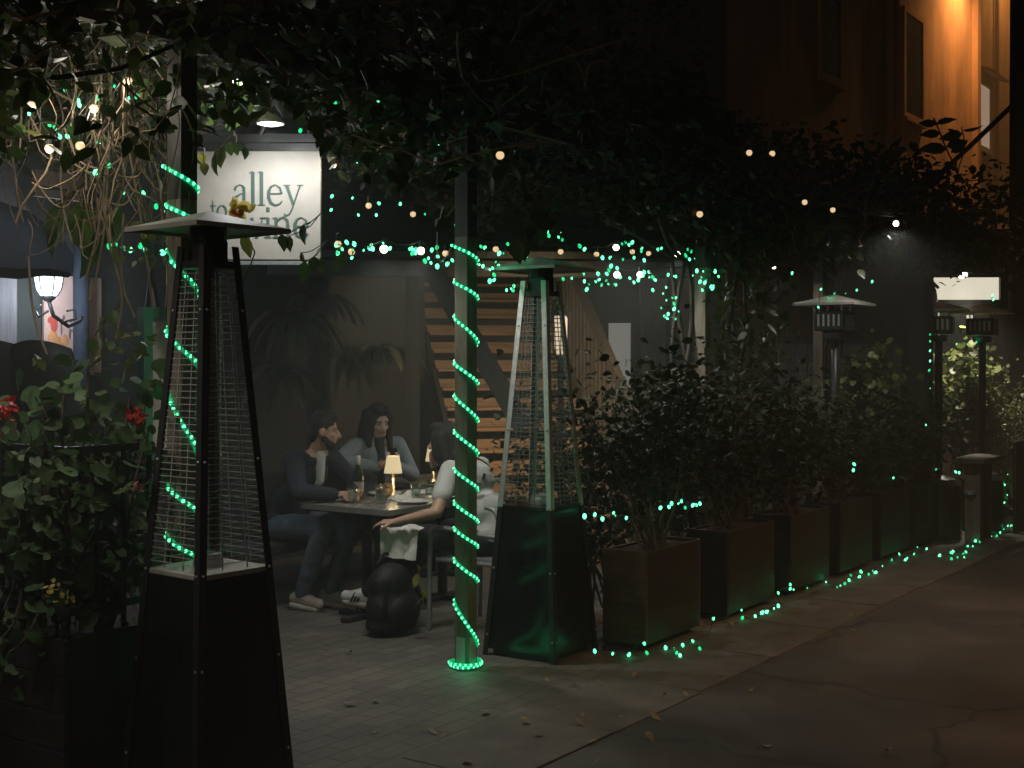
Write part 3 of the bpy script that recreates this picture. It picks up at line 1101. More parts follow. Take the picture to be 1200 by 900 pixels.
# ------------------------------------------------------------------ globe bulbs
mb = MB()
mb.ball((0, 0, 0), 0.023, n=12, m=8)  # enlarged to stand in for the halo of a lit bulb
_o = mb.obj('globe', 'globe_lit', None, smooth=True)
GLOBE_ME = _o.data
bpy.data.objects.remove(_o)
mb = MB()
mb.ball((0, 0, 0), 0.019, n=12, m=8)
_o = mb.obj('globe', 'globe_dim', None, smooth=True)
GLOBE_DIM = _o.data
bpy.data.objects.remove(_o)
mb = MB()
mb.lathe([(0.010, 0.014), (0.011, 0.05), (0.006, 0.058)], n=10)
_o = mb.obj('socket', 'cable', None)
SOCK_ME = _o.data
bpy.data.objects.remove(_o)


def globe_string(label, items, energy, omni=False):
    o = items[0][0]
    t = thing('globe_string', label, 'string lights', o, 0, 'warm globe light strings')
    mb = MB()
    for (a_, _), (b_, _) in zip(items, items[1:]):
        mb.tube(curve_pts(a_ - o + Vector((0, 0, .06)), b_ - o + Vector((0, 0, .06)), 0.03, 6, 0.0), 0.003, 4)
    mb.obj('cable', 'cable', t)
    for p, lit in items:
        g = bead('globe', GLOBE_ME if lit >= .9 else GLOBE_DIM, p - o, t)
        bead('socket', SOCK_ME, (0, 0, 0), g)
        if lit and omni:
            lamp('globe_glow', 'POINT', p + Vector((0, -0.03, -0.03)), energy * lit, (1.0, 0.9, 0.76), 0.025, t)
        elif lit:
            lamp('globe_glow', 'SPOT', p + Vector((0, 0, -0.03)), energy * lit, (1.0, 0.95, 0.85), 0.025, t, aim=p + Vector((0, 0, -2)), spot=168, blend=0.9)
    return t


def gl(lst, b0):
    return [(on_b(x, y, b0), l) for x, y, l in lst]


globe_string('warm white globe bulbs along the front beam', gl([(396, 286, 0), (412, 295, 0), (450, 292, 1), (493, 294, 1), (522, 297, 0), (581, 292, 0), (657, 295, 0), (699, 298, .3), (722, 290, 1), (741, 295, .3), (760, 297, .4), (794, 298, 1)], -0.45), 27.0)
globe_string('warm white globe bulbs in the second row below the beam', gl([(723, 322, 1), (750, 322, 1), (907, 312, 1)], -0.3), 7.0)
globe_string('dim warm globe bulbs scattered in the canopy on the right', gl([(586, 182, .25), (820, 251, .3), (943, 237, 0), (976, 246, .4), (1050, 262, 12), (878, 179, 0), (905, 180, 0)], 0.93), 3.0)
globe_string('dim warm globe bulbs right of the sign', gl([(391, 193, .3), (428, 118, .4), (411, 125, 0), (459, 143, 0), (490, 141, .4), (432, 241, 0), (484, 251, 0)], -1.0), 3.0, True)
globe_string('globe bulbs added on an unseen swag beyond the left edge to light the geraniums', [(at(-45, 190, 4.3), 1), (at(-70, 215, 4.5), 1), (at(-110, 200, 4.9), 1)], 12.0)  # bulbs out of view, added to brighten the geraniums
globe_string('dim warm globe bulbs among the dry stems at left', gl([(37, 124, .6), (58, 174, .6), (110, 127, .6), (94, 171, 0), (150, 95, .5)], -0.2), 3.0, True)

# ------------------------------------------------------------------ sign
SD = 7.72
s0, s1 = at(230, 241, SD + 0.045), at(376, 241, SD - 0.01)
SX = (s1 - s0).normalized()
SW = (s1 - s0).length
SYv = Vector((0, 0, 1))
SNv = Vector((SX.y, -SX.x, 0))
SNv = SNv if SNv.y < 0 else -SNv
sc = at(303, 241, SD + 0.015)
SH = 127 / F * SD
sgn = thing('hanging_sign', 'cream restaurant sign with green lettering under a bright white lamp', 'sign', (sc.x, sc.y, 0))
rot = Matrix((SX, -SNv, SYv)).transposed()


def sp(u, v, o=0.0):  # u from left 0..1, v from top 0..1
    return sc - Vector((sc.x, sc.y, 0)) + SX * (u - .5) * SW + SYv * (.5 - v) * SH + SNv * o


mb = MB()
mb.box(sp(.5, .5), (SW, 0.03, SH), rot, bevel=0.003)
mb.obj('sign_board', 'sign_face', sgn)
mb = MB()
mb.box(sp(.5, -0.035), (SW + 0.03, 0.045, 0.045), rot)
mb.obj('sign_frame', 'black', sgn)
mb = MB()
mb.box(sp(.5, 1.03), (SW + 0.01, 0.04, 0.022), rot)
mb.obj('bottom_rail', 'steel', sgn)
mb = MB()
mb.box(sp(.52, -0.12), (SW * 1.05, 0.03, 0.05), rot)
mb.obj('hanging_rail', 'black', sgn)
mb = MB()
mb.box(sp(-0.055, -0.01), (0.045, 0.03, 0.15), rot)
mb.obj('side_bracket', 'white_paint', sgn)
mb = MB()
for u in (.12, .9):
    mb.bar(sp(u, -.12), sp(u, -.5), 0.012)
mb.obj('hanger', 'black', sgn)

LT = {
    'l': (.42, [([(.17, .02), (.17, 1.62)], [.17, .17]), ([(0, .025), (.34, .025)], [.05, .05]), ([(.0, 1.58), (.17, 1.63)], [.04, .07])]),
    'a': (.82, [([(.55, .9), (.55, .02)], [.12, .16]), ([(.1, .74), (.14, .88), (.34, 1.0), (.5, .93), (.56, .78)], [.12, .1, .055, .09, .14]),
                ([(.55, .60), (.34, .53), (.15, .40), (.1, .2), (.2, .04), (.36, .04), (.55, .2)], [.05, .06, .12, .16, .12, .07, .05]), ([(.55, .1), (.64, .02), (.78, .06)], [.12, .07, .03])]),
    'e': (.86, [([(.12, .57), (.72, .57)], [.055, .055]), ([(.74, .56), (.66, .85), (.44, 1.0), (.22, .9), (.11, .65), (.11, .38), (.22, .12), (.46, .0), (.66, .08), (.78, .22)], [.12, .1, .05, .1, .16, .17, .14, .09, .06, .03])]),
    'y': (.88, [([(.12, .98), (.46, .04)], [.16, .15]), ([(.8, .98), (.38, -.22), (.26, -.44), (.1, -.5), (.0, -.42)], [.06, .065, .07, .09, .1]), ([(-.03, .97), (.3, .97)], [.05, .05]), ([(.66, .97), (.94, .97)], [.05, .05])]),
    't': (.54, [([(.22, 1.4), (.22, .14), (.32, .02), (.5, .07)], [.05, .16, .1, .04]), ([(.02, .97), (.48, .97)], [.06, .06])]),
    'o': (.92, [([(.45 + .37 * math.cos(t_ * math.pi / 8), .5 + .49 * math.sin(t_ * math.pi / 8)) for t_ in range(17)], [.05 + .11 * abs(math.cos(t_ * math.pi / 8)) for t_ in range(17)])]),
    'w': (1.22, [([(.1, .98), (.38, .0)], [.16, .15]), ([(.36, .02), (.62, .92)], [.055, .055]), ([(.58, .98), (.86, .0)], [.16, .15]), ([(.84, .02), (1.14, .98)], [.055, .055]), ([(-.04, .97), (.28, .97)], [.05, .05]), ([(1.0, .97), (1.28, .97)], [.05, .05])]),
    'i': (.4, [([(.17, .02), (.17, .98)], [.16, .16]), ([(.0, .025), (.34, .025)], [.05, .05]), ([(.0, .94), (.17, .98)], [.04, .07]), ([(.17, 1.28), (.17, 1.48)], [.17, .17])]),
    'n': (.98, [([(.17, .02), (.17, .98)], [.16, .16]), ([(.17, .72), (.36, .95), (.55, 1.0), (.72, .86), (.75, .6), (.75, .02)], [.05, .08, .1, .14, .16, .16]), ([(.0, .025), (.34, .025)], [.05, .05]), ([(.6, .025), (.92, .025)], [.05, .05]), ([(.0, .94), (.17, .98)], [.04, .07])]),
}


def lettering(text, u0, vbase, xh, parent):
    """xh: x-height as a share of the sign height"""
    x = 0.0
    k = 0
    s_ = xh * SH
    base = sp(u0, vbase, 0.0155)
    for ch in text:
        adv, strokes = LT[ch]
        mb = MB()
        for pts, ws in strokes:
            k += 1
            lift = 0.0008 + 0.00025 * (k % 7)
            P = [Vector(p) for p in pts]
            n_ = len(P)
            vs_, fs = [], []
            for i, p in enumerate(P):
                d = (P[min(i + 1, n_ - 1)] - P[max(i - 1, 0)]).normalized()
                nn = Vector((-d.y, d.x))
                for sg, o in ((1, 0), (-1, 0), (1, 1), (-1, 1)):
                    q = p + nn * sg * ws[i] / 2
                    vs_.append(base + SX * ((x + q.x) * s_) + SYv * (q.y * s_) + SNv * (lift + (0.003 if o else -0.003)))
            for i in range(n_ - 1):
                a_, b_ = i * 4, i * 4 + 4
                fs += [(a_ + 2, a_ + 3, b_ + 3, b_ + 2), (a_, b_, b_ + 1, a_ + 1), (a_, a_ + 2, b_ + 2, b_), (a_ + 1, b_ + 1, b_ + 3, a_ + 3)]
            e_ = (n_ - 1) * 4
            fs += [(0, 1, 3, 2), (e_, e_ + 2, e_ + 3, e_ + 1)]
            mb.add(vs_, fs)
        mb.obj('letter', 'sign_green', parent)
        x += adv


lettering('alley', 0.30, 0.50, 0.19, sgn)
lettering('to', 0.118, 0.612, 0.112, sgn)
lettering('wine', 0.355, 0.80, 0.19, sgn)

# sign lamp on its arm
LP = at(317, 143, 7.28)
sl = thing('sign_lamp', 'bright white disc lamp on an arm above the sign', 'lamp', (LP.x, LP.y, 0))
mb = MB()
q = Vector((0, 0, LP.z))
mb.tube([q + Vector((0.0, 0.0, .02)), q + Vector((-.03, .0, .1)), q + Vector((-.06, .18, .16)), q + Vector((-.08, .36, .1)), sp(.5, -.12) + Vector((sc.x - LP.x, sc.y - LP.y, 0))], 0.011, 8)
mb.obj('arm', 'steel', sl, smooth=True)
mb = MB()
mb.lathe([(0.02, 0.05), (0.05, 0.03), (0.078, 0.0), (0.078, -0.012), (0.07, -0.012), (0.06, 0.0)], q, 24)
mb.obj('lamp_head', 'white_paint', sl, smooth=True)
mb = MB()
mb.lathe([(0.0001, -0.022), (0.035, -0.02), (0.058, -0.012), (0.066, 0.0)], q, 24)
mb.obj('lens', 'sign_led', sl, smooth=True)
lamp('sign_lamp_beam', 'SPOT', LP + Vector((0, 0, -.035)), 27.0, (0.97, 0.98, 1.0), 0.05, sl, aim=LP + Vector((-.08, .16, -1)), spot=165, blend=0.6)
lamp('sign_lamp_spill', 'POINT', LP + Vector((0.0, -0.03, -.045)), 5.0, (0.97, 0.98, 1.0), 0.05, sl)
lamp('canopy_fill', 'SPOT', LP + Vector((-.1, -0.12, .06)), 100.0, (0.97, 0.98, 0.95), 0.05, sl, aim=LP + Vector((-1.3, -1.3, .55)), spot=150, blend=.7)  # extra light added at the sign lamp to brighten the canopy leaves

# ------------------------------------------------------------------ restaurant wall and things on it (left)
WB = -3.6
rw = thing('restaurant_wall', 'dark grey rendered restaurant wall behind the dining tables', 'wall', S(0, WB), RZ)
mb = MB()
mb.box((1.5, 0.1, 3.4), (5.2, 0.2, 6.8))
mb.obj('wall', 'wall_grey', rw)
mb = MB()
mb.box((-4.1, 0.1, 3.4), (6.0, 0.2, 6.8))
for k in range(30):
    mb.box((-7.0 + k * 0.2, -0.004, 3.4), (0.02, 0.02, 6.8))
mb.obj('siding', 'siding', rw)
mb = MB()
mb.box((-1.09, -0.03, 3.0), (0.14, 0.06, 6.0))
mb.obj('corner_trim', 'siding_dark', rw)
for k, wd in ((0, .16), (1, .2)):
    mb = MB()
    mb.box((-0.80 + k * .26, -0.05, 2.2), (wd, 0.1, 4.4))
    mb.obj('pilaster', 'siding_dark', rw)
# downpipe
p = on_b(95, 400, WB + .12)
a_, b_ = to_ab(p)
mb = MB()
mb.tube([(0, 0, 0), (0, 0, 3.6)], 0.055, 12)
tag(mb.obj('downpipe', 'navy', None, smooth=True, loc=S(a_, b_), rz=RZ), 'dark blue drainpipe on the wall beside the pink poster', 'drainpipe')
# poster
pt = thing('poster', 'pink wall poster with red and orange figures under the lantern', 'poster', S(to_ab(on_b(85, 380, WB + .03))[0], WB + .03), RZ)
p0, p1 = on_b(51, 330, WB + .03), on_b(118, 330, WB + .03)
PWd = (p1 - p0).length
zt = CAMZ - (322 - HY) * p0.y / F
zb = CAMZ - (440 - HY) * p0.y / F
mb = MB()
mb.box((0, 0, (zt + zb) / 2), (PWd, 0.02, zt - zb))
mb.obj('panel', 'poster', pt)
for nm, mm, pts_ in (('red_figure', 'poster_red', [(-.17, .55, .045, .03), (-.16, .50, .03, .05)]), ('orange_figure', 'poster_orange', [(-.17, .36, .04, .07), (-.07, .33, .03, .06), (-.12, .28, .03, .08), (-.2, .27, .02, .06)]),
                     ('ink_figure', 'poster_ink', [(-.08, .58, .012, .02), (-.02, .55, .014, .015), (.0, .45, .03, .01), (.03, .38, .02, .03), (-.03, .42, .01, .04), (.05, .52, .008, .05), (-.1, .47, .008, .05), (.02, .3, .01, .05)])):
    mb = MB()
    for k, (u, v, rx, rz_) in enumerate(pts_):
        mb.ball((u, -0.0105 - .0003 * k, zb + v * (zt - zb)), (rx, 0.002, rz_), n=14, m=6)
    mb.obj(nm, mm, pt)
# pink header board above
p0, p1 = on_b(52, 215, WB + .4), on_b(118, 215, WB + .4)
hd = thing('header_board', 'pale pink boards nailed high on the wall behind the dry stems', 'board', ((p0.x + p1.x) / 2, p0.y, 0), RZ)
mb = MB()
L_ = (p1 - p0).length
mb.box((0, 0, CAMZ + 210 * p0.y / F), (L_, 0.03, 0.10))
mb.obj('board', 'poster', hd)
mb = MB()
mb.box((0, 0.003, CAMZ + 193 * p0.y / F), (L_, 0.03, 0.055))
mb.bar((-.02, 0.03, CAMZ + 195 * p0.y / F), (0.02, 0.03, CAMZ + 165 * p0.y / F), 0.06, .02)
mb.bar((-.3, 0.03, CAMZ + 180 * p0.y / F), (-.2, 0.03, CAMZ + 155 * p0.y / F), 0.05, .02)
mb.obj('brace', 'pale_board', hd)

# wall lantern
LN = at(57, 334, 8.45)
ln = thing('wall_lantern', 'white glowing wall lantern below the navy parasol', 'lantern', (LN.x, LN.y, 0), 0)
q = Vector((0, 0, LN.z))
mb = MB()
mb.lathe([(0.0001, -.075), (0.05, -.07), (0.075, -.03), (0.09, .05), (0.085, .06)], q, 20)
lg = mb.obj('glass_shade', 'lantern_glass', ln, smooth=True)
mb = MB()
for k in range(6):
    t_ = k * math.pi / 3 + .2
    mb.tube([q + Vector((.052 * math.cos(t_), .052 * math.sin(t_), -.075)), q + Vector((.08 * math.cos(t_), .08 * math.sin(t_), -.03)), q + Vector((.095 * math.cos(t_), .095 * math.sin(t_), .055))], 0.005, 5)
mb.lathe([(0.1, .055), (0.11, .065), (0.06, .13), (0.015, .16), (0.012, .2)], q, 20)
mb.lathe([(0.02, -.11), (0.05, -.085), (0.055, -.075), (0.03, -.07)], q, 16)
mb.obj('frame', 'black', ln, smooth=False)
mb = MB()
mb.tube([q + Vector((0, 0, -.1)), q + Vector((0.02, .03, -.2)), q + Vector((.09, .12, -.27)), q + Vector((.1, .3, -.23)), q + Vector((.05, .5, -.2))], 0.014, 8)
mb.tube([q + Vector((0, 0, -.17)), q + Vector((-.07, .01, -.21)), q + Vector((-.1, .02, -.16)), q + Vector((-.06, .02, -.13))], 0.008, 6)
mb.tube([q + Vector((.06, .05, -.25)), q + Vector((.16, .06, -.22)), q + Vector((.15, .06, -.16)), q + Vector((.1, .05, -.17))], 0.008, 6)
mb.obj('bracket', 'black', ln, smooth=True)
lamp('lantern_glow', 'POINT', LN + Vector((0, -0.12, -0.08)), 4.0, (0.78, 0.88, 1.0), 0.08, ln)
lamp('lantern_glow', 'POINT', LN + Vector((0.0, .22, -0.05)), 14.0, (0.74, 0.86, 1.0), 0.08, ln)

# parasol in dark blue at far left
PU = at(-22, 300, 7.6)
pu = thing('parasol', 'navy blue parasol canopy at the left edge above the lantern', 'parasol', (PU.x, PU.y, 0))
mb = MB()
n_ = 8
vs_, fs = [], []
for ring, (r_, z_) in enumerate(((0.02, 2.66), (0.28, 2.58), (0.47, 2.45), (0.55, 2.32), (0.545, 2.215))):
    for k in range(n_ * 2):
        t_ = math.pi * k / n_
        rr = r_ * (1.0 if k % 2 == 0 else 0.95)
        vs_.append((rr * math.cos(t_), rr * math.sin(t_), z_ + (0.015 if k % 2 else 0)))
for i in range(4):
    for k in range(n_ * 2):
        a_, b_ = i * 16 + k, i * 16 + (k + 1) % 16
        fs.append((a_, b_, b_ + 16, a_ + 16))
mb.add(vs_, fs)
mb.obj('canopy', 'navy', pu, smooth=True)
mb = MB()
mb.tube([(0, 0, 0), (0, 0, 2.66)], 0.022, 10)
mb.lathe([(0.2, 0), (0.2, 0.05), (0.03, 0.09)], n=18)
mb.obj('pole', 'black', pu)
mb = MB()
for k in range(8):
    t_ = math.pi * k / 4
    mb.bar((0.02 * math.cos(t_), 0.02 * math.sin(t_), 2.58), (0.53 * math.cos(t_), 0.53 * math.sin(t_), 2.26), 0.012)
mb.obj('ribs', 'black', pu)


# cafe chairs with rounded backs at left
def shell_chair(label, px, d, rz):
    q = at(px, 422, d)
    t = thing('cafe_chair', label, 'chair', (q.x, q.y, 0), rz, 'dark shell chairs by the poster')
    mb = MB()
    prof = []
    n_ = 12
    vs_, fs = [], []
    for i in range(7):
        z = .80 + i * 0.17
        sw = (.17, .22, .25, .265, .26, .235, .19)[i]
        for k in range(n_ + 1):
            u = -1 + 2 * k / n_
            zz = z - (0.05 * u * u if i > 4 else 0)
            vs_.append((u * sw, .10 * (1 - u * u) + 0.01 * i, zz))
        for k in range(n_ + 1):
            u = -1 + 2 * k / n_
            vs_.append((u * sw * .97, .10 * (1 - u * u) + 0.01 * i + .02, z - (0.05 * u * u if i > 4 else 0)))
    w_ = 2 * (n_ + 1)
    for i in range(6):
        for k in range(n_):
            a_ = i * w_ + k
            fs.append((a_, a_ + 1, a_ + 1 + w_, a_ + w_))
            b_ = a_ + n_ + 1
            fs.append((b_, b_ + w_, b_ + 1 + w_, b_ + 1))
    for k in range(n_):
        a_ = 6 * w_ + k
        fs.append((a_, a_ + 1, a_ + n_ + 2, a_ + n_ + 1))
    mb.add(vs_, fs)
    mb.obj('backrest', 'shell', t, smooth=True)
    mb = MB()
    mb.box((0, -.17, .79), (.42, .42, .05), bevel=.02)
    mb.obj('seat', 'shell', t)
    for sx in (-1, 1):
        for sy in (-1, 1):
            mb = MB()
            mb.tube([(sx * .15, -.17 + sy * .15, .77), (sx * .2, -.17 + sy * .21, 0)], 0.014, 8)
            mb.obj('leg', 'black', t)
    return t


shell_chair('dark round backed bar chair right of its twin, before the poster', 49, 7.75, R(186))
shell_chair('dark round backed bar chair cut by the left edge', 3, 7.75, R(178))

# green framed board
a_, b_ = to_ab(on_b(183, 450, -2.2))
gb = thing('notice_board', 'tall green framed notice board behind the nearest patio heater', 'notice board', S(a_ + .12, -2.2), RZ)
dd = S(a_, -2.2).y
z1, z0 = CAMZ + 55 * dd / F, CAMZ - 110 * dd / F
mb = MB()
mb.box((0.07, 0, (z0 + z1) / 2), (.52, .03, z1 - z0))
mb.obj('board', 'pale_board', gb)
mb = MB()
for x_ in (-.21, .35):
    mb.box((x_, -.006, (z0 + z1) / 2), (.07, .06, z1 - z0 + .07))
for z_ in (z0, z1):
    mb.box((.07, -.009, z_), (.49, .058, .07))
mb.obj('frame', 'green_paint', gb)
mb = MB()
for x_ in (-.15, .3):
    mb.box((x_, .01, z0 / 2 - .02), (.06, .05, z0 - .04))
mb.obj('leg', 'wall_grey', gb)
# orange brick pier left of the sign
a_, b_ = to_ab(on_b(219, 240, -2.9))
bp = MB()
bp.box((0, 0, 1.75), (.13, .3, 3.5), bevel=.01)
tag(bp.obj('brick_pier', 'brick', loc=S(a_, -2.9), rz=RZ), 'orange brick pier just left of the sign', 'pier')

# deck beam and posts behind tables
DK = 10.9
dk = thing('upper_deck', 'dark timber deck edge on posts above the stairs', 'deck', (0, DK, 0), R(4))
mb = MB()
mb.box((-.4, 0.1, 2.48), (4.3, .16, .13))
mb.obj('deck_beam', 'dark_timber', dk)
mb = MB()
mb.box((-.4, 1.3, 2.60), (4.3, 2.5, .06))
mb.obj('deck_floor', 'dark_timber', dk)
mb = MB()
mb.bar(at(496, 312, 10.1) - Vector((0, DK, 0)), at(606, 502, 10.1) - Vector((0, DK, 0)), .05, .16)
mb.obj('diagonal_brace', 'dark_timber', dk)
for px in (484, 826):
    x_ = (px - HX) / F * DK
    mb = MB()
    mb.box((x_, 0.02, 1.2), (.12, .12, 2.4))
    mb.obj('post', 'dark_timber', dk)

# ------------------------------------------------------------------ stairs
st_loc = Vector(((562 - HX) / F * 10.35, 10.35, 0))
st = thing('staircase', 'timber staircase with lit risers climbing away behind the post', 'staircase', st_loc, R(13))
NT = 14
RISE, RUN, WID = 0.18, 0.255, 1.34
for k in range(NT):
    mb = MB()
    mb.box((WID / 2, k * RUN + .12, (k + 1) * RISE - .015), (WID - .01, .27, .03), bevel=.004)
    tr = mb.obj('tread', 'stair_wood', st)
    mb = MB()
    mb.box((WID / 2, k * RUN + .02, k * RISE + .036), (WID - .012, .02, .088))  # board kept low; the open gap stands in for the tread's shadow
    mb.obj('riser', 'stair_wood', tr)
slope = Vector((0, RUN, RISE))
for x_ in (-.03, WID + .03):
    mb = MB()
    mb.bar((x_, -.05, -.02), Vector((x_, -.05, -.02)) + slope * NT, .045, .26)
    mb.obj('stringer', 'dark_timber' if x_ < 0 else 'rail_wood', st)
# left hand: broad dark hand rail; right: rail with balusters
mb = MB()
mb.bar((WID + .03, -.18, .98), Vector((WID + .03, -.18, .98)) + slope * NT, .06, .10)
mb.obj('hand_rail', 'rail_wood', st)
for k in range(2 * NT):
    y_ = -.1 + k * RUN / 2
    z_ = y_ * RISE / RUN
    mb = MB()
    mb.box((WID + .03, y_, z_ + .56), (.026, .032, 1.0))
    mb.obj('baluster', 'rail_wood', st)
mb = MB()
mb.box((WID + .03, -.2, .55), (.085, .085, 1.1), bevel=.006)
mb.box((WID + .03, -.2, 1.115), (.105, .105, .03), bevel=.006)
mb.obj('newel_post', 'rail_wood', st)
# stair lamp
q = at(657, 388, 10.2)
sl2 = thing('stair_lantern', 'warm lit glass lantern on a post at the foot of the stairs', 'lantern', (q.x, q.y, 0))
mb = MB()
mb.tube([(0, 0, 0), (0, 0, q.z - .2)], .025, 10)
mb.obj('pole', 'black', sl2)
mb = MB()
mb.lathe([(.035, q.z - .19), (.05, q.z - .12), (.055, q.z + .1), (.045, q.z + .12)], n=14)
mb.obj('glass_shade', 'warm_lamp', sl2, smooth=True)
mb = MB()
mb.lathe([(.07, q.z + .125), (.07, q.z + .135), (.03, q.z + .2), (.008, q.z + .24)], n=14)
for k in range(4):
    t_ = k * math.pi / 2
    mb.bar((.05 * math.cos(t_), .05 * math.sin(t_), q.z - .19), (.062 * math.cos(t_), .062 * math.sin(t_), q.z + .13), .008)
mb.obj('frame', 'black', sl2)
lamp('stair_glow', 'SPOT', q + Vector((-.05, .09, .1)), 46.0, (1.0, .72, .42), .05, sl2, aim=q + Vector((-.55, 2, -.05)), spot=125, blend=.6)
lamp('stair_glow', 'SPOT', q + Vector((-.1, .09, -.05)), 22.0, (1.0, .72, .42), .05, sl2, aim=q + Vector((-.6, 1, -.8)), spot=125, blend=.6)

# ------------------------------------------------------------------ walls behind the stairs and to the right
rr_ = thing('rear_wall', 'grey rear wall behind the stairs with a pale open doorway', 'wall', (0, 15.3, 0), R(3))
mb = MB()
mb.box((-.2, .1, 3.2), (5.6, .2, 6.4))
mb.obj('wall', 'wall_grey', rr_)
x0, x1 = (714 - HX) / F * 15.1, (741 - HX) / F * 15.1
mb = MB()
mb.box(((x0 + x1) / 2, -.02, CAMZ - (402 - HY) * 15.1 / F - .5), (x1 - x0, .04, 1.5))
mb.obj('doorway_panel', 'lit_door', rr_)
mb = MB()
mb.box(((x0 + x1) / 2 + .02, -.05, CAMZ + 57 * 15.1 / F), (x1 - x0 + .2, .1, .26))
for xx in (x0 - .05, x1 + .08):
    mb.box((xx, -.05, 1.2), (.1 if xx < x1 else .16, .1, 2.4))
mb.obj('door_frame', 'dark_timber', rr_)
for px, wd in ((768, .3), (802, .22)):
    mb = MB()
    mb.box(((px - HX) / F * 15.0, -.06, 1.6), (wd, .12, 3.2))
    mb.obj('pilaster', 'siding_dark', rr_)

hs = thing('wooden_house', 'low brown boarded house with lit windows behind the heaters', 'house', (0, 15.6, 0), R(-2))
mb = MB()
xa, xb = (838 - HX) / F * 15.6, (1290 - HX) / F * 15.6
mb.box(((xa + xb) / 2, .1, 1.6), (xb - xa, .2, 3.2))
n_ = int((xb - xa) / .16)
for k in range(n_):
    mb.box((xa + .08 + k * .16, -.006, 1.6), (.015, .02, 3.2))
hw_ = mb.obj('wall', 'brown_siding', hs)
mb = MB()
mb.box(((xa + xb) / 2, .3, 3.28), (xb - xa + .5, 1.6, .12), rot=(R(8), 0, 0))
mb.obj('roof', 'dark_timber', hs)


def house_window(x0, x1, y0, y1, d, m, mull=0):
    xx0, xx1 = (x0 - HX) / F * d, (x1 - HX) / F * d
    zz0, zz1 = CAMZ - (y1 - HY) * d / F, CAMZ - (y0 - HY) * d / F
    mb = MB()
    c_, h_ = (xx0 + xx1) / 2, (zz0 + zz1) / 2
    for x_ in (xx0 - .03, xx1 + .03):
        mb.box((x_, -.045, h_), (.06, .09, zz1 - zz0 + .12))
    for z_ in (zz0 - .03, zz1 + .03):
        mb.box((c_, -.045, z_), (xx1 - xx0, .086, .06))
    for k in range(mull):
        mb.box((xx0 + (xx1 - xx0) * (k + 1) / (mull + 1), -.04, h_), (.035, .07, zz1 - zz0))
    wn = mb.obj('window', 'dark_timber', hs)
    mb = MB()
    mb.box((c_, -.02, h_), (xx1 - xx0, .02, zz1 - zz0))
    mb.obj('pane', m, wn)


house_window(1082, 1166, 326, 352, 15.5, 'lit_window', 0)
house_window(1127, 1136, 364, 386, 15.5, 'lit_window')
house_window(1082, 1086, 357, 376, 15.5, 'lit_window')
house_window(1183, 1191, 395, 410, 15.5, 'dark_pane')
house_window(962, 1000, 372, 398, 15.5, 'dark_pane')
pl_ = at(1128, 322, 13.55)
pch = thing('added_porch_lamp', 'small white lamp added above the lit house window to light the shrubs', 'lamp', (pl_.x, pl_.y, pl_.z))  # lamp added to brighten the shrubs below it
mb = MB()
mb.ball((0, 0, 0), (.05, .05, .04), n=14, m=8)
mb.obj('bulb', 'globe_lit', pch, smooth=True)
mb = MB()
mb.lathe([(.09, .02), (.085, .03), (.03, .07), (.012, .08), (.012, .5)], n=16)
mb.obj('lamp_hood', 'black', pch)
lamp('shrub_glow', 'SPOT', pl_ + Vector((0, -.02, -.09)), 150.0, (1.0, .93, .76), .06, pch, aim=pl_ + Vector((0, .05, -2)), spot=115, blend=.8)

# pale garden screen
gsn = thing('garden_screen', 'low grey panel screen behind the pruned shrubs', 'screen', (0, 12.7, 0), R(-2))
mb = MB()
x0, x1 = (907 - HX) / F * 12.7, (1052 - HX) / F * 12.7
for k in range(4):
    w_ = (x1 - x0) / 4
    mb.box((x0 + w_ * (k + .5), 0, .93), (w_ - .012, .04, 1.86))
mb.obj('panel', 'siding_dark', gsn)
mb = MB()
mb.box(((x0 + x1) / 2, 0, 1.88), (x1 - x0 + .04, .07, .03))
for k in range(5):
    mb.box((x0 + (x1 - x0) * k / 4, .03, .94), (.05, .05, 1.87))
mb.obj('frame', 'dark_timber', gsn)

# ------------------------------------------------------------------ tall building upper right
tb = thing('tall_building', 'tall terracotta building with one corner lit orange', 'building', S(0, -3.2), RZ)


def fa(px, b0=-3.2):
    return to_ab(on_b(px, 100, b0))[0]


ac = fa(1140)
mb = MB()
mb.box(((8.6 + ac) / 2, 2.5, 6.5), (ac - 8.6, 5.0, 13.0))
mb.obj('wall', 'stucco', tb)
mb = MB()
mb.box((ac + .06, -.04, 6.5), (.24, .16, 13))
mb.obj('corner_trim', 'stucco', tb)
# recessed wing
mb = MB()
mb.box((ac + 6.0, 4.4, 6.5), (11.6, 5.0, 13.0))
mb.obj('wing_wall', 'stucco', tb)


def tall_window(px0, px1, py0, py1, b0, pane, frame):
    a0, a1 = fa(px0, b0), fa(px1, b0)
    d = on_b(px0, 100, b0).y
    z1, z0 = CAMZ - (py0 - HY) * d / F, CAMZ - (py1 - HY) * d / F
    off = -(b0 + 3.2)
    mb = MB()
    for x_ in (a0 - .05, a1 + .05):
        mb.box((x_, off - .01, (z0 + z1) / 2), (.1, .08, z1 - z0 + .2))
    for z_ in (z0 - .05, z1 + .05):
        mb.box(((a0 + a1) / 2, off - .01, z_), (a1 - a0, .075, .1))
    mb.box(((a0 + a1) / 2, off - .03, z0 - .13), (a1 - a0 + .2, .14, .06))
    wn = mb.obj('window', frame, tb)
    mb = MB()
    mb.box(((a0 + a1) / 2, off - .01, (z0 + z1) / 2), (a1 - a0, .04, z1 - z0))
    mb.obj('pane', pane, wn)
    return wn


tall_window(1059, 1079, 14, 131, -3.2, 'dark_pane', 'stucco')
tall_window(961, 983, -10, 84, -3.2, 'dark_pane', 'stucco')
wn = tall_window(1144, 1158, 96, 168, -5.1, 'curtain', 'white_paint')
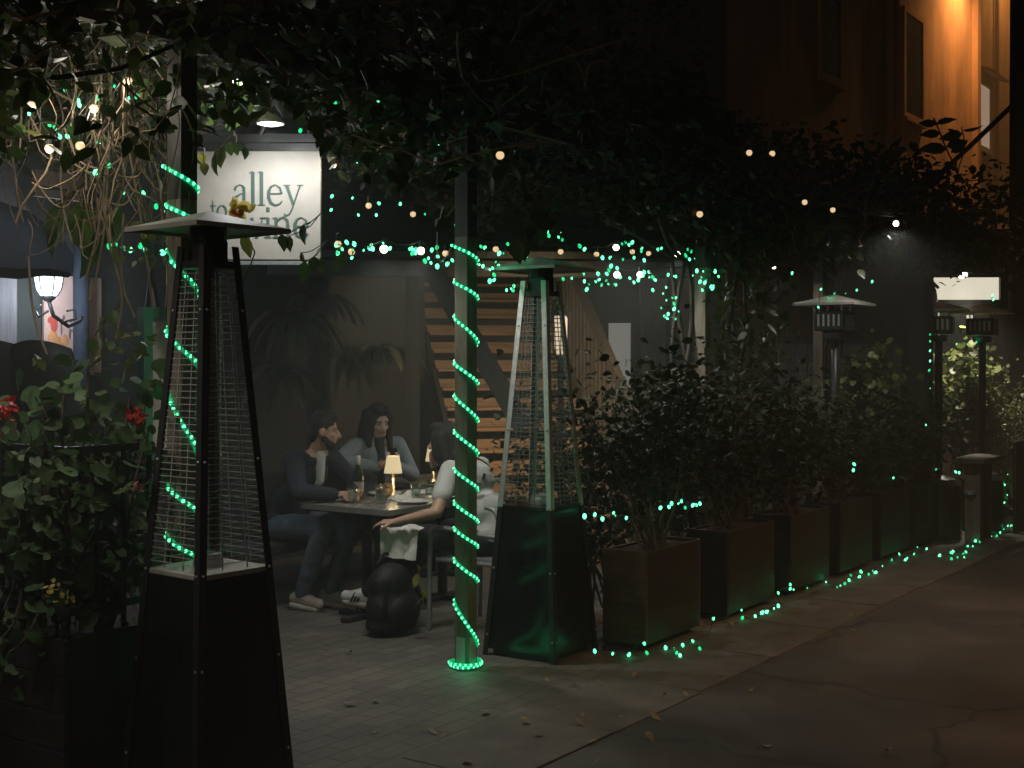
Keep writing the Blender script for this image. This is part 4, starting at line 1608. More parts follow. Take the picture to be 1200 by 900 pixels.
# small hood above it
a0, a1 = fa(1141, -5.1), fa(1163, -5.1)
d = on_b(1150, 90, -5.1).y
z_ = CAMZ - (86 - HY) * d / F
mb = MB()
mb.box(((a0 + a1) / 2, 1.9 - .2, z_), (a1 - a0 + .2, .45, .05), rot=(R(18), 0, 0))
mb.obj('window_hood', 'stucco_dark', tb)
# drainpipes on the facade
for px in (1043, 1036):
    a_ = fa(px)
    mb = MB()
    mb.tube([(a_, -.1, 0), (a_, -.1, 13)], .07, 10)
    mb.obj('drainpipe', 'stucco_dark', tb)
mb = MB()
a_ = fa(1165, -5.1)
mb.tube([(a_, 1.9 - .08, 0), (a_, 1.9 - .08, 13)], .06, 8)
mb.obj('drainpipe', 'stucco_dark', tb)
# sodium lamp above the frame on the same wall
al = fa(1119)
dl = on_b(1119, 100, -3.2).y
zl = CAMZ + (HY + 55) * dl / F
wl = thing('wall_lamp', 'orange sodium lamp fixed high on the terracotta wall', 'lamp', S(al, -3.2), RZ)
mb = MB()
mb.box((0, -.25, zl + .1), (.12, .5, .08))
mb.box((0, -.5, zl + .08), (.28, .34, .12), bevel=.02)
mb.obj('housing', 'black', wl)
mb = MB()
mb.box((0, -.5, zl + .005), (.22, .28, .03))
mb.obj('lens', 'amber', wl)
lamp('sodium_glow', 'SPOT', S(al, -3.2 + .75, zl - .06), 1000.0, (1.0, .42, .12), .12, wl, aim=S(al + .5, -3.2 + .1, 0), spot=150, blend=1.0)

al2 = fa(1172, -5.1)
dl2 = on_b(1172, 100, -5.1).y
zl2 = CAMZ + (HY + 70) * dl2 / F
wl2 = thing('wall_lamp', 'added unseen sodium lamp lighting the recessed wing of the terracotta building', 'lamp', S(al2, -5.1), RZ)  # second lamp added out of view to light the wing
mb = MB()
mb.box((0, -.25, zl2 + .1), (.12, .5, .08))
mb.box((0, -.5, zl2 + .08), (.28, .34, .12), bevel=.02)
mb.obj('housing', 'black', wl2)
mb = MB()
mb.box((0, -.5, zl2 + .005), (.22, .28, .03))
mb.obj('lens', 'amber', wl2)
lamp('sodium_glow', 'SPOT', S(al2, -5.1 + 1.2, zl2 - .06), 520.0, (1.0, .43, .11), .12, wl2, aim=S(al2, -5.1 + .7, 0), spot=150, blend=.9)

# unseen sodium street lamp added across the road to warm the asphalt
slp = thing('added_street_lamp', 'added unseen sodium lamp across the road, lighting the asphalt orange', 'street lamp', S(4.2, 7.8), RZ)
mb = MB()
mb.tube([(0, 0, 0), (0, 0, 5.9), (0, .15, 6.05), (0, 1.5, 6.15)], .05, 10)
mb.obj('pole', 'black', slp)
mb = MB()
mb.box((0, 1.75, 6.14), (.2, .6, .12), bevel=.03)
mb.obj('lamp_head', 'black', slp)
mb = MB()
mb.box((0, 1.75, 6.07), (.15, .45, .03))
mb.obj('lens', 'amber', slp)
lamp('street_glow', 'SPOT', S(4.2, 6.05, 5.98), 800.0, (1.0, .48, .17), .15, slp, aim=S(2.6, 3.3, 0), spot=66, blend=1.0)

# utility pole at the right edge and its stay wire
q = at(1196, 422, 15.0)
M['pole_bark'] = mat('tarred_wood', (0.012, 0.01, 0.009), 0.95, var=0.4)
upo = thing('utility_pole', 'dark utility pole at the right edge with a slanting stay', 'pole', (q.x, q.y, 0))
mb = MB()
mb.tube([(0, 0, 0), (0, 0, 8)], [.14, .11], 14)
mb.obj('pole', 'pole_bark', upo, smooth=True)
mb = MB()
mb.tube([at(1186, 124, 15.0) - q + Vector((0, 0, q.z)), at(1136, 172, 15.3) - q + Vector((0, 0, q.z)), at(1100, 205, 15.6) - q + Vector((0, 0, q.z))], .03, 6)
mb.obj('stay', 'black', upo)

# ------------------------------------------------------------------ dining tables
def table(label, a0, a1, b0, b1):
    t = thing('dining_table', label, 'table', S((a0 + a1) / 2, (b0 + b1) / 2), RZ, 'dining tables')
    la, lb = a1 - a0, b1 - b0
    mb = MB()
    mb.box((0, 0, .738), (la - .012, lb - .012, .026), bevel=.004)
    mb.obj('table_top', 'table_top', t)
    mb = MB()
    for s_ in (-1, 1):
        mb.box((0, s_ * (lb / 2 - .001), .736), (la + .006, .006, .036))
        mb.box((s_ * (la / 2 - .001), 0, .736), (.006, lb - .01, .036))
    mb.obj('edge_band', 'table_edge', t)
    for s_ in ((-.32, .32) if la > 1 else (0,)):
        mb = MB()
        mb.tube([(s_ * la, 0, .02), (s_ * la, 0, .725)], .035, 12)
        mb.box((s_ * la, 0, .02), (.45, .07, .03), bevel=.01)
        mb.box((s_ * la, 0, .021), (.07, .45, .031), bevel=.01)
        mb.box((s_ * la, 0, .715), (.35, .35, .015))
        mb.obj('pedestal', 'black', t)
    return t


table('dark topped table with a bright metal edge, set for three diners', .49, 1.75, -1.735, -.985)
table('second table with a small lamp behind the diners', 1.95, 2.75, -2.4, -1.65)


def table_lamp(label, loc, k=1.0):
    t = thing('table_lamp', label, 'table lamp', loc, 0, 'small glowing table lamps')
    mb = MB()
    mb.lathe([(.05 * k, 0), (.052 * k, .012), (.03 * k, .022), (.011, .03), (.011, .17 * k)], n=18)
    mb.obj('stem', 'brass', t, smooth=True)
    mb = MB()
    n_ = 36
    vs_, fs = [], []
    for i, (r_, z_) in enumerate(((.062, .165), (.042, .285))):
        for j in range(n_):
            a_ = 2 * math.pi * j / n_
            rr = r_ * k * (1.0 + (.03 if j % 2 else -.03))
            vs_.append((rr * math.cos(a_), rr * math.sin(a_), z_ * k))
    fs = [(j, (j + 1) % n_, n_ + (j + 1) % n_, n_ + j) for j in range(n_)]
    mb.add(vs_, fs)
    mb.obj('lamp_shade', 'shade', t)
    mb = MB()
    mb.lathe([(.0635 * k, .163 * k), (.0635 * k, .168 * k)], n=24)
    mb.obj('shade_trim', 'brass', t)
    q = Vector(loc) + Vector((0, 0, .14 * k))
    lamp('table_lamp_glow', 'POINT', q, .7 * k, (1.0, .78, .45), .03, t)
    q = Vector(loc) + Vector((0, 0, .31 * k))
    lamp('table_lamp_glow', 'POINT', q, .25 * k, (1.0, .78, .45), .03, t)


TZ = .7525
table_lamp('small brass lamp with a pleated glowing shade in the middle of the set table', S(1.125, -1.48, TZ))
table_lamp('small glowing lamp on the second table, half behind the raised hand', S(2.10, -1.90, TZ))


def tumbler(label, a_, b_, r_, h_, fill=.35):
    t = thing('drinking_glass', label, 'glass', S(a_, b_, TZ), 0, 'glasses on the set table')
    mb = MB()
    mb.lathe([(r_ * .8, .004), (r_, h_), (r_ * .94, h_), (r_ * .76, .012), (.0001, .012)], n=20)
    mb.obj('tumbler', 'glass', t, smooth=True)
    if fill:
        mb = MB()
        mb.lathe([(r_ * .74, .014), (r_ * (.74 + .18 * fill), .014 + h_ * fill)], n=20)
        mb.obj('water', 'glass', t, smooth=True)


tumbler('short glass nearest the table corner beside the man in navy', .70, -1.47, .036, .10)
tumbler('large tumbler in front of the set table lamp', .80, -1.31, .042, .125, .25)
tumbler('tumbler right of the set table lamp', 1.08, -1.24, .036, .11)
tumbler('tumbler behind the white napkin on the set table', 1.30, -1.30, .034, .11)

bt = thing('wine_bottle', 'dark wine bottle with a white neck wrap beside the man in navy', 'bottle', S(.90, -1.60, TZ))
mb = MB()
mb.lathe([(.036, 0), (.038, .01), (.038, .16), (.032, .19), (.016, .215), (.014, .29)], n=20)
mb.obj('bottle_body', 'bottle', bt, smooth=True)
mb = MB()
mb.lathe([(.0155, .225), (.016, .285), (.0165, .296), (.0001, .297)], n=16)
mb.obj('neck_wrap', 'cloth', bt, smooth=True)
mb = MB()
mb.lathe([(.0386, .05), (.0386, .12)], n=20)
mb.obj('bottle_label', 'pale_board', bt)


def plate(label, a_, b_, r_, food=None):
    t = thing('plate', label, 'plate', S(a_, b_, TZ), 0, 'white plates on the set table')
    mb = MB()
    mb.lathe([(r_ * .6, .002), (r_, .018), (r_ * .98, .02), (r_ * .6, .007), (.0001, .007)], n=26)
    mb.obj('dish', 'ceramic', t, smooth=True)


plate('white plate in front of the woman with the phone', 1.20, -1.62, .12)
plate('white plate at the near edge of the set table', .92, -1.13, .115)
plate('small white saucer beside the wine bottle', .70, -1.62, .06)
plate('white plate in front of the person in the white T-shirt', 1.32, -1.10, .115)
mb = MB()
for k in range(7):
    mb.ball((random.uniform(-.05, .05), random.uniform(-.04, .04), .028 + .006 * k), (.035, .024, .018), rot=(random.random(), random.random(), random.random()), n=10, m=6)
tag(mb.obj('bread_pile', 'food', loc=S(1.20, -1.62, TZ), smooth=True), 'brown food heaped on the plate before the woman', 'food')
mb = MB()
for k in range(5):
    mb.ball((random.uniform(-.03, .03), random.uniform(-.03, .03), .02 + .01 * k), (.03, .02, .02), rot=(random.random(), random.random(), random.random()), n=10, m=6)
tag(mb.obj('bread_pile', 'food', loc=S(.80, -1.53, TZ), smooth=True), 'brown bread piece between the bottle and the large tumbler', 'food')


def crumple(name, label, loc, rz, sx, sy, h, m='cloth'):
    mb = MB()
    nx, ny = 12, 10
    vs_ = []
    for i in range(nx + 1):
        for j in range(ny + 1):
            u, v = i / nx - .5, j / ny - .5
            z = h * (.5 + .5 * math.sin(7 * u + 3 * v) * math.cos(6 * v - 2 * u)) * (1 - abs(2 * u) ** 3) * (1 - abs(2 * v) ** 3) + .004
            vs_.append((u * sx + .01 * math.sin(9 * v), v * sy + .01 * math.sin(8 * u), z))
    fs = [(i * (ny + 1) + j, (i + 1) * (ny + 1) + j, (i + 1) * (ny + 1) + j + 1, i * (ny + 1) + j + 1) for i in range(nx) for j in range(ny)]
    mb.add(vs_, fs)
    return tag(mb.obj(name, m, loc=loc, rz=rz, smooth=True), label, 'napkin')


crumple('napkin', 'crumpled white napkin on the table behind the lamp', S(1.06, -1.32, TZ), .6, .2, .15, .06)
crumple('napkin', 'flat white napkin near the second lamp', S(1.5, -1.5, TZ), .2, .22, .2, .03)
# napkin hanging over the lap
mb = MB()
vs_ = []
for i in range(9):
    for j in range(13):
        u, v = i / 8 - .5, j / 12
        x_ = u * (.26 - .04 * v)
        if v < .4:
            y_, z_ = .10 - v * .35, .645 + .012 * math.sin(9 * u)
        else:
            y_, z_ = -.045 - .02 * math.sin(14 * u + 3 * v) - (v - .4) * .05, .64 - (v - .4) * .30 - .02 * u
        vs_.append((x_, y_, z_))
mb.add(vs_, [(i * 13 + j, (i + 1) * 13 + j, (i + 1) * 13 + j + 1, i * 13 + j + 1) for i in range(8) for j in range(12)])
tag(mb.obj('napkin', 'cloth', loc=S(.555, -.93), rz=R(-8), smooth=True), 'white cloth napkin hanging from the lap of the person in the white T-shirt', 'napkin')

# bench along the wall side
bn = thing('bench', 'dark upholstered bench under the man and the woman', 'bench', S(1.3, -2.15), RZ)
mb = MB()
mb.box((0, 0.05, .42), (2.3, .44, .08), bevel=.02)
mb.obj('seat', 'black_cloth', bn)
mb = MB()
mb.box((0, .30, .66), (2.3, .06, .46), bevel=.02)
mb.obj('backrest', 'black_cloth', bn)
for x_ in (-.98, .98):
    for y_ in (-.12, .22):
        mb = MB()
        mb.box((x_, y_, .19), (.05, .05, .38))
        mb.obj('leg', 'black', bn)


# armchair of bent tube
ch = thing('armchair', 'grey bent tube armchair behind the rope lit post', 'chair', S(.92, -.53), RZ)
# local: x along the alley, y away from the road (the sitter faces +y)
for sx in (-1, 1):
    mb = MB()
    w_ = .27 * sx
    pts = [(w_, -.33, 0), (w_, -.30, .45), (w_ * .98, -.29, .72), (w_ * .96, -.25, .79), (w_ * .95, -.18, .80)]
    mb.tube(smooth_path([Vector(p_) for p_ in pts], 3), .0155, 10)
    mb.obj('rear_leg', 'grey_metal', ch, smooth=True)
    mb = MB()
    pts = [(w_ * .98, -.30, .62), (w_, -.1, .63), (w_, .16, .655), (w_, .225, .64), (w_, .245, .58), (w_, .25, 0)]
    mb.tube(smooth_path([Vector(p_) for p_ in pts], 3), .0155, 10)
    mb.obj('armrest', 'grey_metal', ch, smooth=True)
mb = MB()
mb.tube(smooth_path([Vector(p_) for p_ in [(-.26, -.27, .78), (-.2, -.34, .82), (0, -.37, .83), (.2, -.34, .82), (.26, -.27, .78)]], 3), .0155, 10)
for k in range(5):
    x_ = -.16 + k * .08
    mb.bar((x_, -.35, .81), (x_, -.26, .47), .012)
mb.obj('backrest', 'grey_metal', ch, smooth=False)
mb = MB()
mb.box((0, -.02, .445), (.50, .48, .03), bevel=.012)
mb.obj('seat', 'grey_metal', ch)

# backpack on the paving
bpk = thing('backpack', 'black backpack standing on the paving under the table', 'bag', S(.45, -.92), RZ)
mb = MB()
for (c_, r_) in (((0, 0, .16), (.2, .13, .17)), ((0, .01, .30), (.17, .12, .14)), ((0, -.1, .14), (.15, .06, .11)), ((0, 0, .06), (.2, .14, .065))):
    mb.ball(c_, r_, n=18, m=12)
BAG = mb
mb = MB()
mb.tube(curve_pts((-.08, .05, .42), (.08, .05, .42), -.07, 8), .011, 6)
mb.tube(curve_pts((-.14, -.09, .36), (-.17, -.08, .1), -.02, 8), .014, 6)
mb.obj('strap', 'bag', bpk, smooth=True)
q = at(490, 682, 7.75)
yl_ = thing('leafy_sprig', 'yellow green sprig hanging against the black backpack', 'sprig', (q.x, q.y, q.z))
mb = MB()
mb.tube([(0, 0, .09), (.01, 0, 0), (.03, 0, -.09), (.035, 0, -.16)], .003, 5)
mb.obj('stem', 'stem', yl_)
leaves('foliage', [(0, 0, .1), (.0, .01, .05), (.02, 0, -.04), (.035, 0, -.10)], (.08, .11), 'yellow_leaf', yl_, droop=1.5)


# ------------------------------------------------------------------ people
def remesh(mb, name, m, parent, voxel, it=4, fac=0.5):
    o = mb.obj(name, m, None)
    md = o.modifiers.new('r', 'REMESH')
    md.mode = 'VOXEL'
    md.voxel_size = voxel
    sm = o.modifiers.new('s', 'SMOOTH')
    sm.factor = fac
    sm.iterations = it
    bpy.context.view_layer.update()
    dg = bpy.context.evaluated_depsgraph_get()
    me = bpy.data.meshes.new_from_object(o.evaluated_get(dg))
    o.modifiers.clear()
    old = o.data
    o.data = me
    bpy.data.meshes.remove(old)
    me.name = name
    for p_ in me.polygons:
        p_.use_smooth = True
    o.parent = parent
    return o


def head_mats(yaw, pitch, roll=0.0):
    return Euler((pitch, roll, yaw), 'XYZ').to_matrix()


def hand(mb, wrist, direction, palm_n, curl, s=1.0, spread=0.0):
    """palm and five fingers; direction along the palm, palm_n out of the palm (fingers curl towards it)"""
    w_ = Vector(wrist)
    d = Vector(direction).normalized()
    n_ = Vector(palm_n)
    n_ = (n_ - d * n_.dot(d)).normalized()
    x = d.cross(n_)
    c_ = w_ + d * .045 * s
    mb.cap(w_ + d * .005, w_ + d * .07 * s + x * .0, .024 * s, .022 * s)
    mb.cap(w_ + d * .02 * s + x * .018 * s, w_ + d * .08 * s + x * .024 * s, .017 * s, .013 * s)
    mb.cap(w_ + d * .02 * s - x * .018 * s, w_ + d * .078 * s - x * .026 * s, .017 * s, .012 * s)
    for k, (off, L) in enumerate(((-.030, .062), (-.010, .078), (.010, .082), (.029, .072))):
        p_ = w_ + d * .08 * s + x * off * s
        ang = 0.0
        for j, f_ in enumerate((.45, .32, .23)):
            ang += curl * (0.8 if j == 0 else 1.0)
            dd_ = (d * math.cos(ang) + n_ * math.sin(ang) + x * off * 4 * spread).normalized()
            q_ = p_ + dd_ * L * f_ * s
            mb.cap(p_, q_, (.0092 - .001 * j) * s, (.0085 - .001 * j) * s, 8)
            p_ = q_
    p_ = w_ + d * .025 * s + x * .028 * s
    q_ = p_ + (d * .6 + x * .7 + n_ * .3).normalized() * .04 * s
    r_ = q_ + (d * .85 + x * .1 + n_ * .4).normalized() * .032 * s
    mb.cap(p_, q_, .013 * s, .0105 * s, 8)
    mb.cap(q_, r_, .0105 * s, .0085 * s, 8)


def person(label, loc, rz, J, skin, top, bottom, shoe, hair_kind, yaw, pitch, palms, curls, sleeve, inner=None, jacket=False, beard=False, stripes=False, shoe_dirs=None, roll=0.0):
    t = thing('person', label, 'person', loc, rz)
    V3 = {k: Vector(v) for k, v in J.items()}
    H = V3['head']
    Rm = head_mats(yaw, pitch, roll)

    def hp(x, y, z):
        return H + Rm @ Vector((x, y, z))
    mb = MB()
    # torso
    mb.ball(V3['hip'], (.155, .115, .12))
    mb.cap(V3['hip'], V3['belly'], .12, .115)
    mb.ball(V3['belly'], (.145, .10, .13))
    mb.ball(V3['chest'], (.165, .105, .15))
    mb.cap(V3['chest'], V3['neck'], .09, .055)
    mb.cap(V3['neck'], hp(0, -.015, -.05), .052, .050)
    for s_ in 'LR':
        mb.cap(V3['neck'] + Vector((0, 0, -.035)), V3['sh' + s_], .05, .056)
        mb.cap(V3['sh' + s_], V3['el' + s_], .052, .040)
        mb.cap(V3['el' + s_], V3['wr' + s_], .040, .026)
        hand(mb, V3['wr' + s_], V3['hd' + s_], palms[s_], curls[s_])
        mb.cap(V3['th' + s_], V3['kn' + s_], .082, .058)
        mb.cap(V3['kn' + s_], V3['an' + s_], .056, .038)
        mb.cap(V3['an' + s_], V3['to' + s_], .04, .03)
    # head
    mb.ball(hp(0, -.012, .035), (.074, .093, .088), Rm)
    mb.ball(hp(0, .022, -.03), (.060, .072, .085), Rm)
    mb.cap(hp(-.022, .058, -.085), hp(.022, .058, -.085), .026, .026)
    mb.cap(hp(-.045, .01, -.06), hp(-.02, .055, -.088), .028, .026)
    mb.cap(hp(.045, .01, -.06), hp(.02, .055, -.088), .028, .026)
    mb.cap(hp(-.032, .068, .028), hp(.032, .068, .028), .017, .017)          # brow
    mb.cap(hp(0, .084, .016), hp(0, .108, -.024), .010, .0145)               # nose
    mb.cap(hp(-.012, .092, -.030), hp(.012, .092, -.030), .010, .010)
    for sx in (-1, 1):
        mb.ball(hp(sx * .036, .062, -.024), (.024, .022, .022), Rm)          # cheeks
        mb.ball(hp(sx * .074, -.012, -.004), (.010, .020, .032), Rm)         # ears
    mb.cap(hp(-.018, .082, -.058), hp(.018, .082, -.058), .010, .010)
    body = remesh(mb, 'body', skin, t, .0075, 3)
    # eyes, brows, lips
    for sx in (-1, 1):
        mb = MB()
        mb.ball(hp(sx * .031, .0795, .005), (.011, .005, .0042), Rm)
        e_ = mb.obj('eye', 'eye', t, smooth=True)
        mb = MB()
        mb.ball(hp(sx * .031, .0845, .005), (.0055, .003, .0055), Rm)
        mb.obj('iris', 'hair', e_, smooth=True)
        mb = MB()
        mb.cap(hp(sx * .016, .086, .028), hp(sx * .048, .074, .030), .0045, .003, 8)
        mb.obj('eyebrow', 'hair', t, smooth=True)
    mb = MB()
    mb.cap(hp(-.019, .088, -.057), hp(.019, .088, -.057), .0065, .0065, 8)
    mb.obj('lips', 'lip', t, smooth=True)
    # hair
    mb = MB()
    if hair_kind == 'short':
        mb.ball(hp(0, -.022, .052), (.082, .098, .088), Rm)
        mb.ball(hp(0, .03, .105), (.062, .058, .036), Rm)
        mb.ball(hp(0, -.07, -.01), (.068, .05, .07), Rm)
        for k in range(26):
            th = random.uniform(0, 6.28)
            ph = random.uniform(.2, 1.3)
            mb.ball(hp(.075 * math.sin(ph) * math.cos(th), -.015 + .09 * math.sin(ph) * math.sin(th), .055 + .085 * math.cos(ph)), .018, n=8, m=5)
    else:
        mb.ball(hp(0, -.024, .045), (.086, .102, .094), Rm)
        mb.ball(hp(-.03, .035, .105), (.045, .05, .03), Rm)
        mb.ball(hp(.03, .035, .105), (.045, .05, .03), Rm)
        for sx in (-1, 1):
            for k in range(6):
                x_ = sx * (.066 + .008 * (k % 3))
                y_ = .045 - k * .024
                down = V3['neck'] + Vector((sx * (.085 + .02 * (k % 2)), .06 - .04 * k, -.02 - .05 * random.random()))
                mb.cap(hp(x_, y_, .05), hp(x_ * 1.12, y_ - .004, -.08), .026, .03, 10)
                mb.cap(hp(x_ * 1.12, y_ - .004, -.08), down, .03, .022, 10)
        for k in range(5):
            x_ = -.06 + .03 * k
            mb.cap(hp(x_, -.095, .0), V3['neck'] + Vector((x_ * 1.6, -.09, -.12 - .05 * random.random())), .034, .026, 10)
    remesh(mb, 'hair', 'hair', t, .010, 2)
    if beard:
        mb = MB()
        mb.cap(hp(-.03, .052, -.085), hp(.03, .052, -.085), .033, .033)
        mb.cap(hp(-.055, .01, -.05), hp(-.03, .05, -.088), .026, .028)
        mb.cap(hp(.055, .01, -.05), hp(.03, .05, -.088), .026, .028)
        remesh(mb, 'beard', 'hair', t, .008, 2)
    # clothes: shells a little thicker than the body
    mb = MB()
    g = .014 if not jacket else .018
    hipc = V3['hip'] + Vector((0, 0, .03))
    mb.ball(hipc, (.158 + g, .118 + g, .12))
    mb.cap(hipc, V3['belly'], .115 + g, .115 + g)
    mb.ball(V3['belly'], (.148 + g, .105 + g, .135))
    mb.ball(V3['chest'], (.168 + g, .108 + g, .145))
    mb.cap(V3['chest'], V3['neck'] + Vector((0, -.015, -.055)), .09 + g, .05 + g * .6)
    for s_ in 'LR':
        mb.cap(V3['neck'] + Vector((0, -.01, -.055)), V3['sh' + s_], .048 + g * .6, .050 + g)
        if sleeve == 'short':
            e_ = V3['sh' + s_].lerp(V3['el' + s_], .62)
            mb.cap(V3['sh' + s_], e_, .050 + g, .052 + g)
        else:
            mb.cap(V3['sh' + s_], V3['el' + s_], .055 + g, .046 + g)
            mb.cap(V3['el' + s_], V3['el' + s_].lerp(V3['wr' + s_], .93), .046 + g, .030 + g)
    # folds
    for k in range(10):
        th = random.uniform(0, 6.28)
        c_ = V3['belly'].lerp(V3['chest'], random.uniform(-.6, .9)) + Vector((.13 * math.cos(th), .105 * math.sin(th), 0))
        mb.cap(c_, c_ + Vector((-.07 * math.sin(th), .07 * math.cos(th), random.uniform(-.06, .06))), .018, .010, 8)
    remesh(mb, 'jacket' if jacket else ('t_shirt' if sleeve == 'short' else 'jumper'), top, t, .011, 3)
    if inner:
        mb = MB()
        c0, c1 = V3['neck'] + Vector((0, .035, -.01)), V3['chest'] + Vector((0, .125, -.05))
        mb.cap(c0, c1, .042, .03)
        mb.cap(c1, V3['belly'] + Vector((0, .125, .05)), .03, .03)
        remesh(mb, 'shirt_front', inner, t, .008, 2)
    mb = MB()
    mb.ball(V3['hip'], (.17, .128, .12))
    for s_ in 'LR':
        mb.cap(V3['th' + s_], V3['kn' + s_], .1, .074)
        mb.cap(V3['kn' + s_], V3['kn' + s_].lerp(V3['an' + s_], .94), .073, .055)
        for k in range(4):
            c_ = V3['kn' + s_].lerp(V3['an' + s_], random.uniform(.05, .9))
            mb.cap(c_ + Vector((.04, .03, 0)), c_ + Vector((-.04, .04, random.uniform(-.04, .04))), .026, .022, 8)
    remesh(mb, 'trousers', bottom, t, .011, 3)
    for s_ in 'LR':
        mb = MB()
        an, to = V3['an' + s_], V3['to' + s_]
        d = (to - an)
        d.z = d.z
        dn = d.normalized()
        heel = an - dn * .055 + Vector((0, 0, -.045))
        mb.cap(heel + Vector((0, 0, .015)), an + Vector((0, 0, .0)), .042, .044)
        mb.cap(heel + Vector((0, 0, .01)), to + Vector((0, 0, -.005)), .042, .040)
        mb.cap(an + dn * .02, to - dn * .02 + Vector((0, 0, -.005)), .046, .034)
        sh = remesh(mb, 'shoe', shoe, t, .009, 3)
        mb = MB()
        sd = dn.cross(Vector((0, 0, 1))).normalized()
        up = sd.cross(dn).normalized()
        for k in range(8):
            u0, u1 = k / 8, (k + 1) / 8
        a_ = heel + up * -.032
        b_ = to + up * -.040
        mb.cap(a_, b_, .030, .028)
        mb.cap(a_ + sd * .016, b_ + sd * .014, .028, .026)
        mb.cap(a_ - sd * .016, b_ - sd * .014, .028, .026)
        so_ = remesh(mb, 'sole', 'shoe_sole', sh, .008, 2)
        if stripes:
            mb = MB()
            for q in (-1, 1):
                for k in range(3):
                    c_ = an.lerp(to, .28 + .17 * k) + sd * q * .043 + up * -.012
                    mb.bar(c_ + up * .030 - dn * .022 - sd * q * .012, c_ - up * .026 + dn * .012, .014, .008, up=sd)
            mb.obj('stripe', 'black_cloth', sh)
    return t


# man in navy, on the bench, facing the road side, looking to the person opposite
person('man in a navy jacket, blue jeans and beige shoes leaning on the table', S(.74, -2.1), RZ + R(180), {
    'hip': (0, -.02, .55), 'belly': (0, .06, .73), 'chest': (0, .17, .93), 'neck': (0, .26, 1.075), 'head': (.0, .335, 1.215),
    'shL': (-.18, .22, 1.03), 'shR': (.18, .22, 1.03), 'elL': (-.27, .38, .83), 'elR': (.28, .36, .83),
    'wrL': (-.06, .53, .80), 'wrR': (.07, .50, .80), 'hdL': (.75, .5, 0), 'hdR': (-.75, .5, 0.05),
    'thL': (-.09, 0, .55), 'thR': (.09, 0, .55), 'knL': (-.12, .47, .585), 'knR': (.13, .45, .59),
    'anL': (-.10, .30, .095), 'anR': (.08, .20, .095), 'toL': (-.12, .43, .055), 'toR': (.06, .34, .055)},
    'skin', 'navy_cloth', 'denim', 'beige_shoe', 'short', R(42), R(-6), {'L': (0, -.2, -1), 'R': (0, -.2, -1)}, {'L': .35, 'R': .35}, 'long', inner='white_cloth', jacket=True, beard=True)

# woman with the phone
wloc = S(1.66, -2.12)
person('woman with long dark hair in a grey jumper looking at her phone', wloc, RZ + R(180) - R(28), {
    'hip': (0, 0, .55), 'belly': (0, .02, .74), 'chest': (0, .04, .95), 'neck': (0, .06, 1.11), 'head': (0, .09, 1.245),
    'shL': (-.165, .05, 1.06), 'shR': (.165, .05, 1.06), 'elL': (-.24, .16, .84), 'elR': (.34, .16, .96),
    'wrL': (-.07, .32, .915), 'wrR': (.09, .33, .92), 'hdL': (.45, .5, .45), 'hdR': (-.45, .5, .45),
    'thL': (-.09, 0, .55), 'thR': (.09, 0, .55), 'knL': (-.1, .45, .56), 'knR': (.1, .45, .56),
    'anL': (-.1, .42, .095), 'anR': (.1, .42, .095), 'toL': (-.1, .56, .055), 'toR': (.1, .56, .055)},
    'skin_pale', 'grey_knit', 'black_cloth', 'black_cloth', 'long', R(2), R(-20), {'L': (0, .1, 1), 'R': (0, .1, 1)}, {'L': .55, 'R': .55}, 'long', inner='dark_vest')
ph = MB()
ph.box((0, 0, 0), (.075, .012, .15), rot=(R(38), 0, 0), bevel=.004)
fw = Vector((math.cos(RZ + R(180) - R(28) + math.pi / 2), math.sin(RZ + R(180) - R(28) + math.pi / 2), 0))
tag(ph.obj('phone', 'phone', loc=wloc + fw * .40 + Vector((0, 0, .995)), rz=RZ + R(180) - R(28)), 'black phone held up by the woman in grey', 'phone')

# person in white T-shirt with back to the road
person('person with long dark hair in a white T-shirt, hand raised to the mouth', S(.99, -.54), RZ, {
    'hip': (0, -.02, .55), 'belly': (0, .04, .73), 'chest': (0, .15, .91), 'neck': (-.01, .26, 1.045), 'head': (-.035, .355, 1.165),
    'shL': (-.18, .20, 1.0), 'shR': (.18, .22, 1.0), 'elL': (-.39, .14, .755), 'elR': (.2, .49, .815),
    'wrL': (-.53, .36, .69), 'wrR': (.055, .52, 1.01), 'hdL': (-.35, .9, -.05), 'hdR': (-.25, -.12, .9),
    'thL': (-.1, 0, .54), 'thR': (.1, 0, .54), 'knL': (-.24, .44, .575), 'knR': (.15, .45, .57),
    'anL': (-.30, .80, .16), 'anR': (-.20, .84, .105), 'toL': (-.35, .93, .15), 'toR': (-.25, .97, .075)},
    'skin', 'white_cloth', 'black_cloth', 'white_shoe', 'long', R(20), R(-8), {'L': (.2, 0, -1), 'R': (0, -1, 0)}, {'L': .3, 'R': .8}, 'short', stripes=True)
q = S(.99, -.54) + SV * .075 + (-NV) * .516 + Vector((0, 0, .983))
mb = MB()
mb.lathe([(.0315, -.014), (.0335, -.012), (.0335, .012), (.0315, .014)], n=20, axis=Vector((-.35, .05, .93)).normalized())
tag(mb.obj('wristwatch', 'black', loc=q, rz=RZ), 'black watch on the raised wrist', 'watch')


remesh(BAG, 'bag_body', 'bag', bpk, .014, 8)
